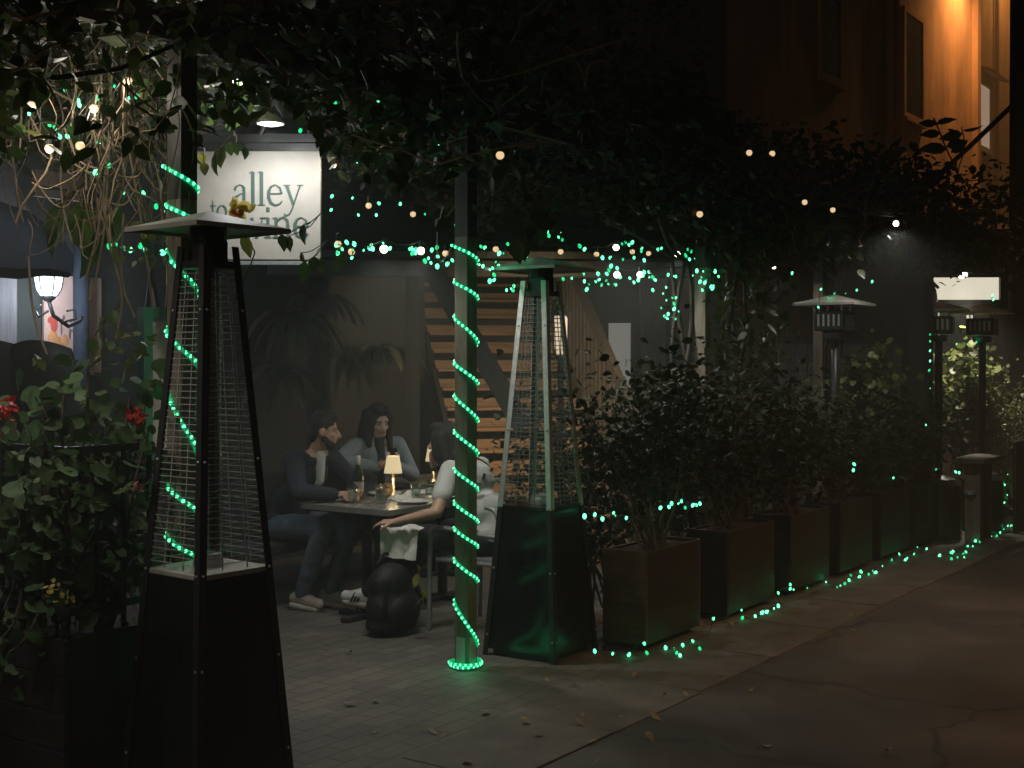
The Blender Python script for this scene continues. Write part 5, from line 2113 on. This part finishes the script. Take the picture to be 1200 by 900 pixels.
# ------------------------------------------------------------------ planters with shrubs
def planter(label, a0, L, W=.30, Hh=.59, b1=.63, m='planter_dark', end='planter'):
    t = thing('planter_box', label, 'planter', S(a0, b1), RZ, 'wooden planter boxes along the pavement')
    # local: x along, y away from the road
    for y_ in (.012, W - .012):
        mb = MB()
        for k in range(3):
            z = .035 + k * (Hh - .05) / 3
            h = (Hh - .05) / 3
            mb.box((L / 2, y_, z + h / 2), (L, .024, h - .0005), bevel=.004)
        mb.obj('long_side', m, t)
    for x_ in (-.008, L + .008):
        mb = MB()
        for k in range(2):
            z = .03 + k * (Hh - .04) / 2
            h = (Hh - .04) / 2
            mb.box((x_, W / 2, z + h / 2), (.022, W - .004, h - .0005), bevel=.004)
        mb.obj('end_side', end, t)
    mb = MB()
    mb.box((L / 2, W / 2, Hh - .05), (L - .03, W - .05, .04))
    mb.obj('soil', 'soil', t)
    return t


def shrub(name, label, loc, spread, h, n, m, stems=6, size=(.05, .09), shape='leaf', group=None, base=.3, cat='shrub', cl=9, droop=.2, stem_m='dark_stem'):
    t = thing(name, label, cat, loc, RZ, group)
    mb = MB()
    tips = []
    for k in range(stems):
        x_, y_ = random.uniform(-.5, .5) * spread[0] * .5, random.uniform(-.5, .5) * spread[1] * .4
        p1 = Vector((random.uniform(-.5, .5) * spread[0], random.uniform(-.5, .5) * spread[1], h * random.uniform(.65, 1.0)))
        pts = curve_pts((x_, y_, 0), p1, 0, 7, .03)
        mb.tube(pts, [.010 * (1 - .75 * i / 7) for i in range(8)], 5)
        tips += pts[3:]
        for _ in range(3):
            s_ = pts[random.randint(3, 6)]
            e_ = s_ + Vector((random.uniform(-.2, .2) * spread[0], random.uniform(-.25, .25) * spread[1], random.uniform(.02, .2)))
            mb.tube(curve_pts(s_, e_, 0, 3, .01), .004, 4)
            tips.append(e_)
    mb.obj('stem', stem_m, t)
    cs = []
    for k in range(n):
        c_ = random.choice(tips)
        r_ = .09 + .05 * (k % 3)
        cs.append((c_.x + random.gauss(0, r_ * spread[0]), c_.y + random.gauss(0, r_ * spread[1] * 1.2), max(base * h * .3 + .02, c_.z + random.gauss(0, r_ * .9))))
    leaves('foliage', cs, size, m, t, droop=droop, shape=shape)
    return t


PL = [(.93, .66, 'wooden planter box with its lit end coloured paler, beside the steel railed heater'), (2.02, .72, 'second dark planter box along the paving, behind the first planter'),
      (3.06, .72, 'third dark planter box, between the vine trunk and pavement lights'), (4.04, .7, 'fourth dark planter box, in front of the pruned bright shrubs'),
      (4.99, .74, 'fifth planter box with a faint green lit end'), (5.95, .72, 'last planter box before the ledge table')]
for a0, L, lb in PL:
    planter(lb, a0, L, end='planter' if a0 < 1 else 'planter_dark')  # only the first end gets the lit wood colour
SHL = ['leafy shrub with bare thin stems growing from the first planter', 'dark bushy shrub in the second planter', 'dark bushy shrub in the third planter below the vine trunk',
       'dark shrub in the fourth planter', 'dark shrub in the fifth planter', 'dark shrub in the last planter']
for k, (a0, L, lb) in enumerate(PL):
    shrub('shrub', SHL[k], S(a0 + L / 2, .48, .55), (L * 1.5, .62), (1.12, 1.0, .95, .78, .7, .65)[k], (2000, 2400, 2400, 2100, 1900, 1400)[k], 'shrub', 12, (.035, .075), group='dark shrubs in the planter row')
# taller shrubs filling the second row
for k, (a_, b_, h_, lb) in enumerate(((1.5, -.15, 1.45, 'tall dark shrub behind the first planter'), (2.6, -.2, 1.5, 'tall dark shrub at the foot of the vine trunk'),
                                      (3.6, -.1, 1.2, 'tall dark shrub left of the garden screen'))):
    shrub('shrub', lb, S(a_, b_, .05), (1.0, .8), h_, 1900, 'shrub', 10, (.04, .085), group='tall dark shrubs behind the planters', base=.15)
# bright pruned shrubs
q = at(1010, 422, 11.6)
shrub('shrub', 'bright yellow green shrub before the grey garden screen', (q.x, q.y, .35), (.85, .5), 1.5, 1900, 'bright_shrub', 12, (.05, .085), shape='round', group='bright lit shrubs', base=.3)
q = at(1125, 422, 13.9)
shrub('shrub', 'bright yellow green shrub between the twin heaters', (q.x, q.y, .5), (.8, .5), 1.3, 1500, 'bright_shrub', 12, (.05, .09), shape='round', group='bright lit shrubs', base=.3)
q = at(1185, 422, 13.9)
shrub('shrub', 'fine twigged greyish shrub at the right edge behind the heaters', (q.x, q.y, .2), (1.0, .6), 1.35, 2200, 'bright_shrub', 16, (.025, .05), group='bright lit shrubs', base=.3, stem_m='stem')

# ledge table at right
q = at(1148, 422, 12.2)
lt = thing('ledge_table', 'narrow timber ledge on a dark post near the right edge', 'table', (q.x, q.y, 0), RZ)
mb = MB()
mb.box((0, 0, .76), (.75, .3, .045), bevel=.006)
mb.obj('ledge_top', 'rail_wood', lt)
for x_ in (-.2, .12):
    mb = MB()
    mb.box((x_, 0, .37), (.1, .14, .735))
    mb.obj('post', 'post' if x_ < 0 else 'dark_timber', lt)
q2 = at(1137, 577, 12.0)
mb = MB()
mb.lathe([(.05, -.02), (.055, -.015), (.055, .015), (.045, .02)], n=16)
tag(mb.obj('metal_ring', 'steel', loc=(q2.x, q2.y, q2.z)), 'pale metal band on the ledge post', 'ring')
# fence panel for the net lights
q = at(1200, 422, 12.9)
fp = thing('fence_panel', 'dark slatted fence panel carrying the green net lights', 'fence', (q.x, q.y, 0), RZ)
for k in range(9):
    mb = MB()
    mb.box((-.35 + k * .12, 0, .45), (.07, .03, .9))
    mb.obj('slat', 'dark_timber', fp)
for z in (.2, .8):
    mb = MB()
    mb.box((.13, .03, z), (1.1, .03, .07))
    mb.obj('rail', 'dark_timber', fp)

# end planter with geraniums (foreground left)
ep = thing('planter_box', 'big reddish dark planter in the lower left corner under the geraniums', 'planter', S(-2.52, -.06), RZ, 'wooden planter boxes along the pavement')
mb = MB()
for k in range(4):
    z = .01 + k * .148
    mb.box((-.012, .62, z + .072), (.026, 1.25, .143), bevel=.003)
mb.obj('end_side', 'planter_dark', ep)
for y_ in (.012, 1.23):
    mb = MB()
    for k in range(4):
        z = .01 + k * .148
        mb.box((.42, y_, z + .072), (.83, .024, .1475), bevel=.004)
    mb.obj('long_side', 'planter_dark', ep)
mb = MB()
mb.box((.42, .62, .54), (.8, 1.2, .04))
mb.obj('soil', 'soil', ep)

rl = thing('iron_railing', 'black iron railing in front of the geraniums', 'railing', S(-2.50, -.08, .60), RZ)
mb = MB()
for z in (.10, .74):
    mb = MB()
    mb.box((.0, .6, z), (.022, 1.2, .03))
    mb.box((.2, .0, z), (.42, .022, .031))
    mb.obj('rail', 'black', rl)
for k in range(9):
    mb = MB()
    mb.box((0, .02 + k * .145, .37), (.016, .016, .76))
    mb.obj('baluster', 'black', rl)
for k in range(1, 4):
    mb = MB()
    mb.box((k * .13, 0, .37), (.016, .016, .76))
    mb.obj('baluster', 'black', rl)


def geranium(label, loc, spread, h, n, flowers):
    t = thing('geranium', label, 'flowering plant', loc, RZ, 'geraniums in the left planter')
    mb = MB()
    tips = []
    for k in range(16):
        p1 = Vector((random.uniform(-.5, .5) * spread[0], random.uniform(-.5, .5) * spread[1], h * random.uniform(.5, 1.0)))
        pts = curve_pts((p1.x * .5, p1.y * .5, 0), p1, 0, 6, .03)
        mb.tube(pts, .006, 5)
        tips += pts[1:]
    mb.obj('stem', 'dark_stem', t)
    cs = [(c_.x + random.gauss(0, .07), c_.y + random.gauss(0, .08), c_.z + random.gauss(0, .06)) for c_ in (random.choice(tips) for _ in range(n))]
    leaves('foliage', cs, (.04, .088), 'geranium', t, droop=-.1, shape='round', face=(-.3, -1.0, .5))
    for (fx, fy, fz, m_) in flowers:
        c_ = Vector((fx, fy, fz))
        pts = [c_ + Vector((random.gauss(0, .018), random.gauss(0, .018), random.gauss(0, .014))) for _ in range(9 if m_ == 'yellow_petal' else 26)]
        leaves('flower', pts, (.018, .028), m_, t, shape='round', droop=-.2)
    return t


def g_local(px, py, d, loc):
    v = at(px, py, d) - Vector(loc)
    return (v.dot(SV), -v.dot(NV), v.z)


l1 = S(-2.3, -.35, .55)
geranium('geranium bush by the railing corner with red and pink blooms', l1, (.6, .75), 1.12, 1050, [g_local(161, 489, 5.2, l1) + ('red_petal',), g_local(158, 572, 5.15, l1) + ('pink_petal',), g_local(112, 545, 5.2, l1) + ('pink_petal',), g_local(110, 562, 5.2, l1) + ('pink_petal',)])
l2 = S(-2.55, -.95, .55)
geranium('geranium bush at the left edge with large pale leaves and a red bloom', l2, (.65, .75), 1.12, 1000, [g_local(3, 482, 4.9, l2) + ('red_petal',), g_local(10, 476, 5.0, l2) + ('red_petal',)])
l3 = S(-2.75, -.55, .35)
geranium('dark low geranium behind the railing bars', l3, (.55, .7), .6, 320, [g_local(58, 690, 4.85, l3) + ('yellow_petal',), g_local(80, 697, 4.85, l3) + ('yellow_petal',)])

# hanging strap leaved plants against the wall
def strap_plant(label, loc, n, L, up=0.5):
    t = thing('hanging_fern', label, 'plant', loc, RZ, 'drooping strap leaved plants on the wall')
    mb = MB()
    mb.lathe([(.08, -.12), (.12, .0), (.11, .0), (.09, -.08)], n=16)
    mb.obj('pot', 'planter_dark', t)
    dirs = [(math.cos(a_), math.sin(a_) - .4, up + random.uniform(-.3, .3)) for a_ in np.linspace(0, 6.28, n)]
    vs_, fs = [], []
    mbl = MB()
    for dx, dy, dz in dirs:
        d = Vector((dx, dy, dz)).normalized()
        Lr = L * random.uniform(.6, 1.1)
        p_ = Vector((0, 0, 0))
        side = d.cross(Vector((0, 0, 1))).normalized()
        rows = []
        for i in range(9):
            w_ = .034 * math.sin(math.pi * min(1, (i + .6) / 9)) + .004
            rows.append((p_ - side * w_, p_ + Vector((0, 0, -.006)), p_ + side * w_))
            p_ = p_ + d * Lr / 8
            d = (d + Vector((0, 0, -.30))).normalized()
        o_ = [v for r_ in rows for v in r_]
        ff = []
        for i in range(8):
            ff += [(i * 3, i * 3 + 1, i * 3 + 4, i * 3 + 3), (i * 3 + 1, i * 3 + 2, i * 3 + 5, i * 3 + 4)]
        mbl.add(o_, ff)
    mbl.obj('foliage', 'palm', t, smooth=True)
    return t


q = on_b(345, 372, -3.25)
strap_plant('drooping strap leaved plant high on the wall behind the man in navy', q, 24, .72, .35)
q = on_b(375, 350, -3.2)
strap_plant('second drooping plant just right of the highest wall plant', q, 14, .55, .5)
q = on_b(448, 410, -3.2)
strap_plant('drooping plant on the wall above the woman in grey', q, 16, .5, .4)
q = on_b(325, 430, -3.1)
strap_plant('pale stemmed drooping plant low on the wall beside the nearest heater', q, 12, .7, .2)

# ------------------------------------------------------------------ vine canopy
PROF_B = [(-200, 195), (0, 185), (60, 170), (225, 160), (170, 195), (190, 218), (212, 214), (228, 180), (246, 132), (280, 128), (290, 112), (345, 112), (355, 134), (375, 136), (392, 195), (500, 225), (530, 268), (575, 268), (600, 240), (640, 240), (800, 258), (830, 292), (1050, 305), (1075, 318), (1100, 312), (1165, 312), (1200, 330), (1500, 360)]
PROF_T = [(-300, -900), (800, -900), (830, 125), (900, 150), (1050, 165), (1120, 178), (1300, 190)]


def keep_mask(cs, o):
    """the canopy has been pruned: nothing hangs into the open front, nothing stands up against the far wall"""
    c = np.asarray(cs)
    w_ = c[:, 0, None] * np.array(SV)[None] - c[:, 1, None] * np.array(NV)[None]
    w_[:, 2] = c[:, 2]
    w_ = w_ + np.array(o)[None]
    px = HX + F * w_[:, 0] / w_[:, 1]
    py = HY - F * (w_[:, 2] - CAMZ) / w_[:, 1]
    bx, by = zip(*PROF_B)
    tx, ty = zip(*PROF_T)
    fz = RNG.normal(size=len(c)) * 9
    k = (py < np.interp(px, bx, by) + fz) & (py > np.interp(px, tx, ty) + fz)
    return k


def clumpy(n_cl, per, box_fn, sig):
    out = []
    for _ in range(n_cl):
        c_ = box_fn()
        k = int(per * random.uniform(.4, 1.6))
        s_ = sig * random.uniform(.6, 1.4)
        out.append(np.array(c_) + RNG.normal(size=(k, 3)) * np.array([s_, s_, s_ * .7]))
    return np.concatenate(out)


def vine(label, a0, a1, b0, b1, z0, z1, n_cl, per, sig=.17, size=(.06, .115), root=None, twigs=60, tw_m='dark_stem', leafm='canopy'):
    """root: (a, b) where the trunk stands"""
    ra, rb = root
    o = S(ra, rb)
    t = thing('climbing_vine', label, 'climbing plant', o, RZ, 'vines covering the pergola')

    def loc(a_, b_, z_):
        return (a_ - ra, -(b_ - rb), z_)
    mb = MB()
    for k in range(3):
        th = k * 2.1
        pts = [Vector((.075 * math.cos(th + i * .55), .075 * math.sin(th + i * .55), z)) for i, z in enumerate(np.linspace(0, 2.45, 12))]
        mb.tube(pts, [.026 - .001 * i for i in range(12)], 7)
        for _ in range(40):
            e_ = Vector(loc(random.uniform(a0, a1), random.uniform(b0, b1), random.uniform(z0 + .2, z1)))
            limb = curve_pts(pts[-1], e_, -.1, 8, .12)
            if keep_mask([tuple(v) for v in limb[2:]], o).all():
                mb.tube(limb, [.017 - .0013 * i for i in range(9)], 6)
                break
    mb.obj('trunk', 'bark', t, smooth=True)
    mb = MB()
    for k in range(twigs):
        s_ = Vector(loc(random.uniform(a0, a1), random.uniform(b0, b1), random.uniform(z0, z1)))
        e_ = s_ + Vector((random.gauss(0, .5), random.gauss(0, .45), random.gauss(-.05, .25)))
        pp = curve_pts(s_, e_, random.uniform(-.05, .12), 7, .09)
        if keep_mask([tuple(v) for v in pp], o).mean() > .97:
            mb.tube(pp, random.uniform(.0025, .007), 4, cap=False)
    mb.obj('branchwork', tw_m, t)
    zf = (lambda a_, b_: z1) if not callable(z1) else z1
    cs = clumpy(n_cl, per, lambda: loc(random.uniform(a0, a1), random.uniform(b0, b1), z0 + (z1 - z0) * random.random() ** 1.15), sig)
    cs = cs[keep_mask(cs, o)]
    leaves('foliage', cs, size, leafm, t, droop=.45)
    return t


vine('vine over the left end of the pergola, above the dry hanging stems', -3.7, -1.3, -2.2, .6, 2.42, 3.5, 90, 62, root=(-3.6, -.25), twigs=170, tw_m='stem')
vine('vine above the sign, with light catching its lower leaves', -1.5, .3, -2.6, .55, 2.78, 3.9, 95, 62, root=(-.15, -2.4), twigs=150, tw_m='stem', size=(.07, .125))
vine('dark vine mass over the rope lit post and steel railed heater', .0, 2.4, -2.6, .7, 2.42, 4.4, 150, 72, size=(.05, .095), root=(2.84, -.14), twigs=120, leafm='canopy_shaded')
vine('vine with leaves trailing down its trunk, right of the hanging net lights', 2.2, 4.2, -2.2, .75, 2.45, 3.75, 80, 62, root=(3.3, .08), twigs=80, leafm='canopy_shaded')
vine('vine over the pergola above the garden screen', 4.1, 6.2, -2.0, .8, 2.4, 3.45, 75, 60, root=(5.22, .12), twigs=70, leafm='canopy_shaded')
vine('vine at the far right end of the pergola over the twin heaters', 6.1, 9.2, -1.8, .9, 2.45, 3.6, 85, 60, root=(8.1, .1), twigs=70, leafm='canopy_shaded')

# leaves trailing down the trunk at a = 3.3
tv = thing('trailing_vine', 'leafy trailing vine hanging beside the trunk right of the net lights', 'climbing plant', S(3.1, .25), RZ)
mb = MB()
cs = []
for k in range(11):
    x_, y_ = random.uniform(-.35, .5), random.uniform(-.2, .2)
    pts = curve_pts((x_, y_, 2.6), (x_ + random.uniform(-.15, .15), y_, random.uniform(1.5, 2.25)), 0, 8, .04)
    mb.tube(pts, .004, 4)
    for p_ in pts:
        for _ in range(4):
            cs.append(tuple(p_ + Vector((random.gauss(0, .05), random.gauss(0, .05), random.gauss(0, .04)))))
mb.obj('stem', 'dark_stem', tv)
leaves('foliage', cs, (.06, .11), 'canopy', tv, droop=.9)
# big dark trunk near the twin heaters
q = at(1072, 422, 12.0)
tr = thing('tree', 'thick dark trunk rising into the canopy left of the twin heaters', 'tree', (q.x, q.y, 0))
mb = MB()
mb.tube(curve_pts((0, 0, -.02), (.05, 0, 3.0), 0, 8, .03), [.19, .165, .15, .145, .14, .14, .135, .13, .12], 12)
for k in range(6):
    mb.tube(curve_pts((.05, 0, 2.6), (random.uniform(-.9, .9), random.uniform(-.7, .7), random.uniform(2.9, 3.6)), -.05, 6, .08), [.07, .06, .05, .04, .03, .022, .015], 8)
mb.obj('trunk', 'bark', tr, smooth=True)
cs = clumpy(45, 60, lambda: (random.uniform(-1.0, 1.0), random.uniform(-.7, .7), random.uniform(2.5, 3.65)), .17)
cs_l = np.stack([cs[:, 0] * SV.x + cs[:, 1] * SV.y, -(cs[:, 0] * NV.x + cs[:, 1] * NV.y), cs[:, 2]], 1)
cs = cs[keep_mask(cs_l, (q.x, q.y, 0))]
leaves('crown', cs, (.06, .12), 'canopy_shaded', tr, droop=.4)

# sprig that stands out before the orange wall
q = at(1115, 185, 11.5)
spg = thing('vine_shoot', 'single shoot of long dark leaves standing up against the orange lit wall', 'climbing plant', (q.x, q.y, q.z))
mb = MB()
f_ = 11.5 / F
pts = [Vector((0.06, 0, -.12)), Vector((-.04, 0, .06)), Vector((-.11, 0, .25)), Vector((-.16, 0, .36))]
mb.tube(smooth_path(pts, 2), .008, 5)
mb.tube(smooth_path([Vector((.06, 0, -.1)), Vector((.13, 0, .1)), Vector((.09, 0, .28))], 2), .006, 5)
mb.obj('stem', 'dark_stem', spg)
leaves('foliage', [(-.14, 0, .3), (-.13, 0, .30), (-.1, 0, .22), (-.05, 0, .1), (-.04, 0, .08), (.1, 0, .25), (.1, 0, .22), (-.0, .02, .05)], (.17, .27), 'canopy_shaded', spg,
       dirs=[(1, 0, .35), (-1, .1, .1), (-1, 0, -.05), (1, 0, .3), (-1, 0, .05), (1, 0, .2), (-.9, 0, -.05), (.8, 0, .5)], spread=.2, wide=.8, face=(0, -1, .6))

# ------------------------------------------------------------------ dry hanging stems at upper left
dstm = thing('dry_vine_stems', 'tangle of bare pale stems hanging from the canopy at upper left', 'climbing plant', S(-2.0, -.6, 2.4), RZ)
o_ = S(-2.0, -.6, 2.4)


def dl_(px, py, d):
    v = at(px, py, d) - o_
    return Vector((v.dot(SV), -v.dot(NV), v.z))


mb = MB()
for k in range(120):
    x0 = random.gauss(135, 60)
    x0 = min(max(x0, 5), 208)
    d = random.uniform(5.2, 6.3)
    L = random.uniform(60, 200)
    y0 = random.uniform(20, 130)
    x1 = min(x0 + random.gauss(0, 35), 222)
    pts = curve_pts(dl_(x0, y0, d), dl_(x1, min(y0 + L, 285), d + random.uniform(-.3, .3)), 0, 9, .06)
    mb.tube(pts, random.uniform(.0022, .0048), 4, cap=False)
for k in range(46):
    d = random.uniform(5.2, 6.3)
    x0, y0 = min(random.gauss(110, 45), 150), random.uniform(130, 260)
    pts = curve_pts(dl_(x0, y0, d), dl_(x0 + random.uniform(-80, 90), y0 + random.uniform(-25, 25), d), random.uniform(.05, .2), 9, .04)
    mb.tube(pts, random.uniform(.002, .0045), 4, cap=False)
for (xs) in ([(132, 60), (128, 150), (125, 235), (120, 290), (104, 365), (107, 330)], [(120, 230), (128, 290), (146, 350), (135, 400)], [(125, 180), (118, 260), (100, 330)], [(145, 250), (140, 330), (158, 372)],
             [(150, 170), (165, 250), (175, 330), (180, 362)], [(33, 300), (38, 370), (55, 415)], [(12, 160), (20, 230), (27, 260)], [(160, 190), (185, 225), (200, 228)], [(100, 260), (120, 250), (140, 215)],
             [(0, 170), (30, 150), (45, 120), (60, 60)]):
    pts = smooth_path([dl_(x, y, 5.6) for x, y in xs], 2)
    mb.tube(pts, .0055, 5)
mb.obj('stem', 'stem', dstm)
tw = []
for (x, y, n_, s_) in ((150, 300, 10, 14), (180, 282, 10, 16), (137, 388, 14, 14), (110, 405, 10, 14), (165, 400, 22, 16), (150, 415, 14, 14), (50, 420, 5, 8), (205, 292, 8, 12), (178, 300, 12, 14)):
    for _ in range(n_):
        tw.append(tuple(dl_(x + random.gauss(0, s_), y + random.gauss(0, s_ * .7), 5.5 + random.gauss(0, .08))))
leaves('foliage', tw, (.03, .065), 'bright_shrub', dstm, droop=.1)

blp = thing('large_leaved_vine', 'few big green leaves hanging below the dry stems by the parasol', 'climbing plant', dl_(0, 0, 6) * 0 + at(110, 240, 6.1))
o2 = at(110, 240, 6.1)
bl = [(96, 232, .30, (.1, 0, -1)), (76, 235, .26, (-.2, 0, -1)), (140, 238, .22, (-.3, .1, -1)), (62, 240, .22, (.1, 0, -1)), (112, 262, .24, (-.2, 0, -1)), (88, 258, .25, (.2, 0, -1)), (104, 240, .28, (.1, 0, -1)), (128, 258, .2, (.3, 0, -1))]
leaves('foliage', [tuple(at(x, y, 6.1 + .02 * k) - o2) for k, (x, y, L, d) in enumerate(bl)], (.2, .3), 'big_leaf', blp, dirs=[d for *_, d in bl], spread=.25, wide=.95, face=(0, -1, .2))
mb = MB()
for k, (x, y, L, d) in enumerate(bl):
    mb.tube(curve_pts(at(x, y, 6.1 + .02 * k) - o2, at(118, 195, 6.15) - o2, .02, 6, .01), .004, 5)
mb.obj('stem', 'dark_stem', blp)


def sprig(label, d, lst, size, m='canopy', stem_to=None, cat='climbing plant', name='vine_sprig', down=True):
    x0, y0 = lst[0]
    o = at(x0, y0, d)
    t = thing(name, label, cat, o)
    cs = [tuple(at(x, y, d + random.gauss(0, .02)) - o) for x, y in lst]
    leaves('foliage', cs, size, m, t, dirs=[(random.uniform(-.3, .3), random.uniform(-.2, .1), -1 if down else .3) for _ in lst], spread=.5, face=(0, -1, .3), wide=1.15)
    mb = MB()
    e_ = at(*(stem_to or (x0, y0 - 60)), d + .05) - o
    for c_ in cs:
        mb.tube(curve_pts(c_, e_, .02, 5, .01), .0028, 4)
    mb.obj('stem', 'dark_stem', t)


sprig('lit leaves dangling before the top left of the sign', 7.0, [(277, 168), (258, 172), (268, 165), (287, 172), (252, 178)], (.09, .13), stem_to=(275, 150))
sprig('three dark leaves hanging before the lower right of the sign', 6.8, [(356, 262), (340, 276), (330, 274)], (.11, .14), stem_to=(376, 250))
sprig('two bright yellow green leaves by the upper left edge of the sign', 6.9, [(236, 178), (239, 190)], (.07, .09), 'yellow_leaf', stem_to=(236, 160))
sprig('bright leaf pair left of the sign bracket', 6.6, [(202, 150), (206, 160), (214, 138), (232, 132)], (.09, .13), 'big_leaf', stem_to=(222, 120))
sprig('yellowish leaves hanging above the sign rail', 6.8, [(268, 136), (286, 122), (272, 140), (250, 130), (292, 118)], (.1, .13), 'big_leaf', stem_to=(280, 90))
sprig('leaf cluster low beside the drainpipe and pink poster', 5.6, [(132, 362), (120, 372), (107, 395)], (.09, .12), 'big_leaf', stem_to=(146, 345))
sprig('leaves hanging below the sign frame', 6.9, [(357, 306), (368, 300), (375, 303), (402, 295), (352, 296)], (.08, .12), stem_to=(385, 280))
sprig('leafy sprig crowning the steel railed heater', 7.0, [(618, 270), (608, 262), (626, 262), (636, 250), (648, 255), (605, 280), (618, 282), (640, 268), (630, 244), (655, 262)], (.09, .14), 'canopy', stem_to=(632, 225))
sprig('leaves lit beside the globe bulbs above the beam', 6.9, [(436, 160), (428, 150), (444, 150), (432, 200), (455, 205), (420, 165)], (.1, .14), 'canopy', stem_to=(430, 120))
sprig('leaves hanging above the far globe bulb at right', 9.6, [(940, 262), (950, 270), (958, 280), (936, 275), (948, 290), (962, 268), (940, 295)], (.12, .17), 'canopy', stem_to=(948, 235))
# yellow flower before the sign
fo = at(282, 248, 6.6)
fl = thing('yellow_flower', 'yellow and orange flower standing out before the sign', 'flower', fo)
leaves('blossom', [tuple(Vector((random.gauss(0, .018), random.gauss(0, .01), random.gauss(.012, .016)))) for _ in range(18)], (.04, .06), 'yellow_petal', fl, shape='round', droop=-.3, face=(0, -1, .1))
leaves('blossom', [tuple(Vector((random.gauss(-.02, .02), -.02, random.gauss(-.018, .01)))) for _ in range(14)], (.025, .04), 'orange_petal', fl, shape='round', droop=-.3, face=(0, -1, .1))
leaves('foliage', [(.01, .01, -.09), (.0, .01, -.12)], (.1, .13), 'yellow_leaf', fl, droop=1.2, face=(0, -1, 0))
mb = MB()
mb.tube(curve_pts((0, .02, 0), (.05, .12, -.2), .02, 6), .004, 5)
mb.tube(curve_pts((0.05, .12, -.2), (-.12, .3, -.5), .02, 6), .004, 5)
mb.obj('stem', 'dark_stem', fl)
sprig('yellow green leaves seen under the cap of the nearest heater', 6.2, [(180, 283), (172, 280), (210, 272), (218, 278), (225, 280), (165, 290), (190, 277)], (.05, .09), 'yellow_leaf', stem_to=(200, 262), down=False)

# white tag hanging near the post
hgt = thing('paper_tag', 'white flower shaped tag hanging from a wire beside the rope lit post', 'tag', at(515, 263, 6.95))
mb = MB()
for k in range(5):
    t_ = k * 2 * math.pi / 5
    mb.ball((.014 * math.cos(t_), .002 * k * .1, .014 * math.sin(t_) + .008), (.014, .003, .014), n=12, m=6)
mb.ball((-.004, 0, -.022), (.012, .003, .016), n=12, m=6)
mb.obj('tag', 'white_paint', hgt)
mb = MB()
mb.tube(smooth_path([Vector((.02, 0, .10)), Vector((.0, 0, .02)), Vector((-.012, 0, -.03)), Vector((-.014, 0, -.16)), Vector((0, 0, -.20)), Vector((.03, 0, -.19)), Vector((.06, 0, -.13))], 2), .0028, 5)
mb.obj('wire', 'white_paint', hgt)

# ------------------------------------------------------------------ fallen leaves
FL = [(447, 837), (408, 768), (417, 828), (444, 858), (587, 797), (524, 865), (503, 858), (592, 878), (612, 877), (672, 850), (684, 838), (730, 840), (718, 842), (745, 793), (565, 839), (640, 796),
      (470, 812), (700, 803), (553, 898), (575, 897), (430, 848), (624, 864), (655, 832), (890, 875), (984, 825), (1045, 885), (700, 872), (780, 815), (520, 830), (610, 848), (1000, 722)]
for k in range(26):
    g_ = S(random.uniform(-1.5, 4.5), random.choice((random.uniform(.66, .8), random.uniform(1.2, 1.5), random.uniform(-.4, 1.3))))
    FL.append((HX + F * g_.x / g_.y, HY + F * CAMZ / g_.y))
mbs = []
for k in range(4):
    c_ = [(0, 0, 0)]
    o = leaves('fallen_leaf', c_, (.07, .07), 'dry_leaf', None, dirs=[(1, 0, 0)], spread=0.0)
    me = o.data
    for v in me.vertices:
        v.co.z = .012 + .016 * math.sin(v.co.x * 50 + k) * (1 if k % 2 else .5) + .1 * abs(v.co.y) * (k * .35)
    mbs.append(o)
for k, (x, y) in enumerate(FL):
    src = mbs[k % 4]
    o = src if k < 4 else src.copy()
    if k >= 4:
        COL.objects.link(o)
    g = on_ground(x, y, .0)
    o.location = (g.x, g.y, .002)
    o.rotation_euler = (random.uniform(-.15, .15), random.uniform(-.15, .15), random.uniform(0, 6.28))
    s_ = random.uniform(.6, 1.25)
    o.scale = (s_, s_, s_)
    tag(o, 'dry fallen leaf lying on the pavement', 'leaf', 'fallen leaves scattered on the ground')
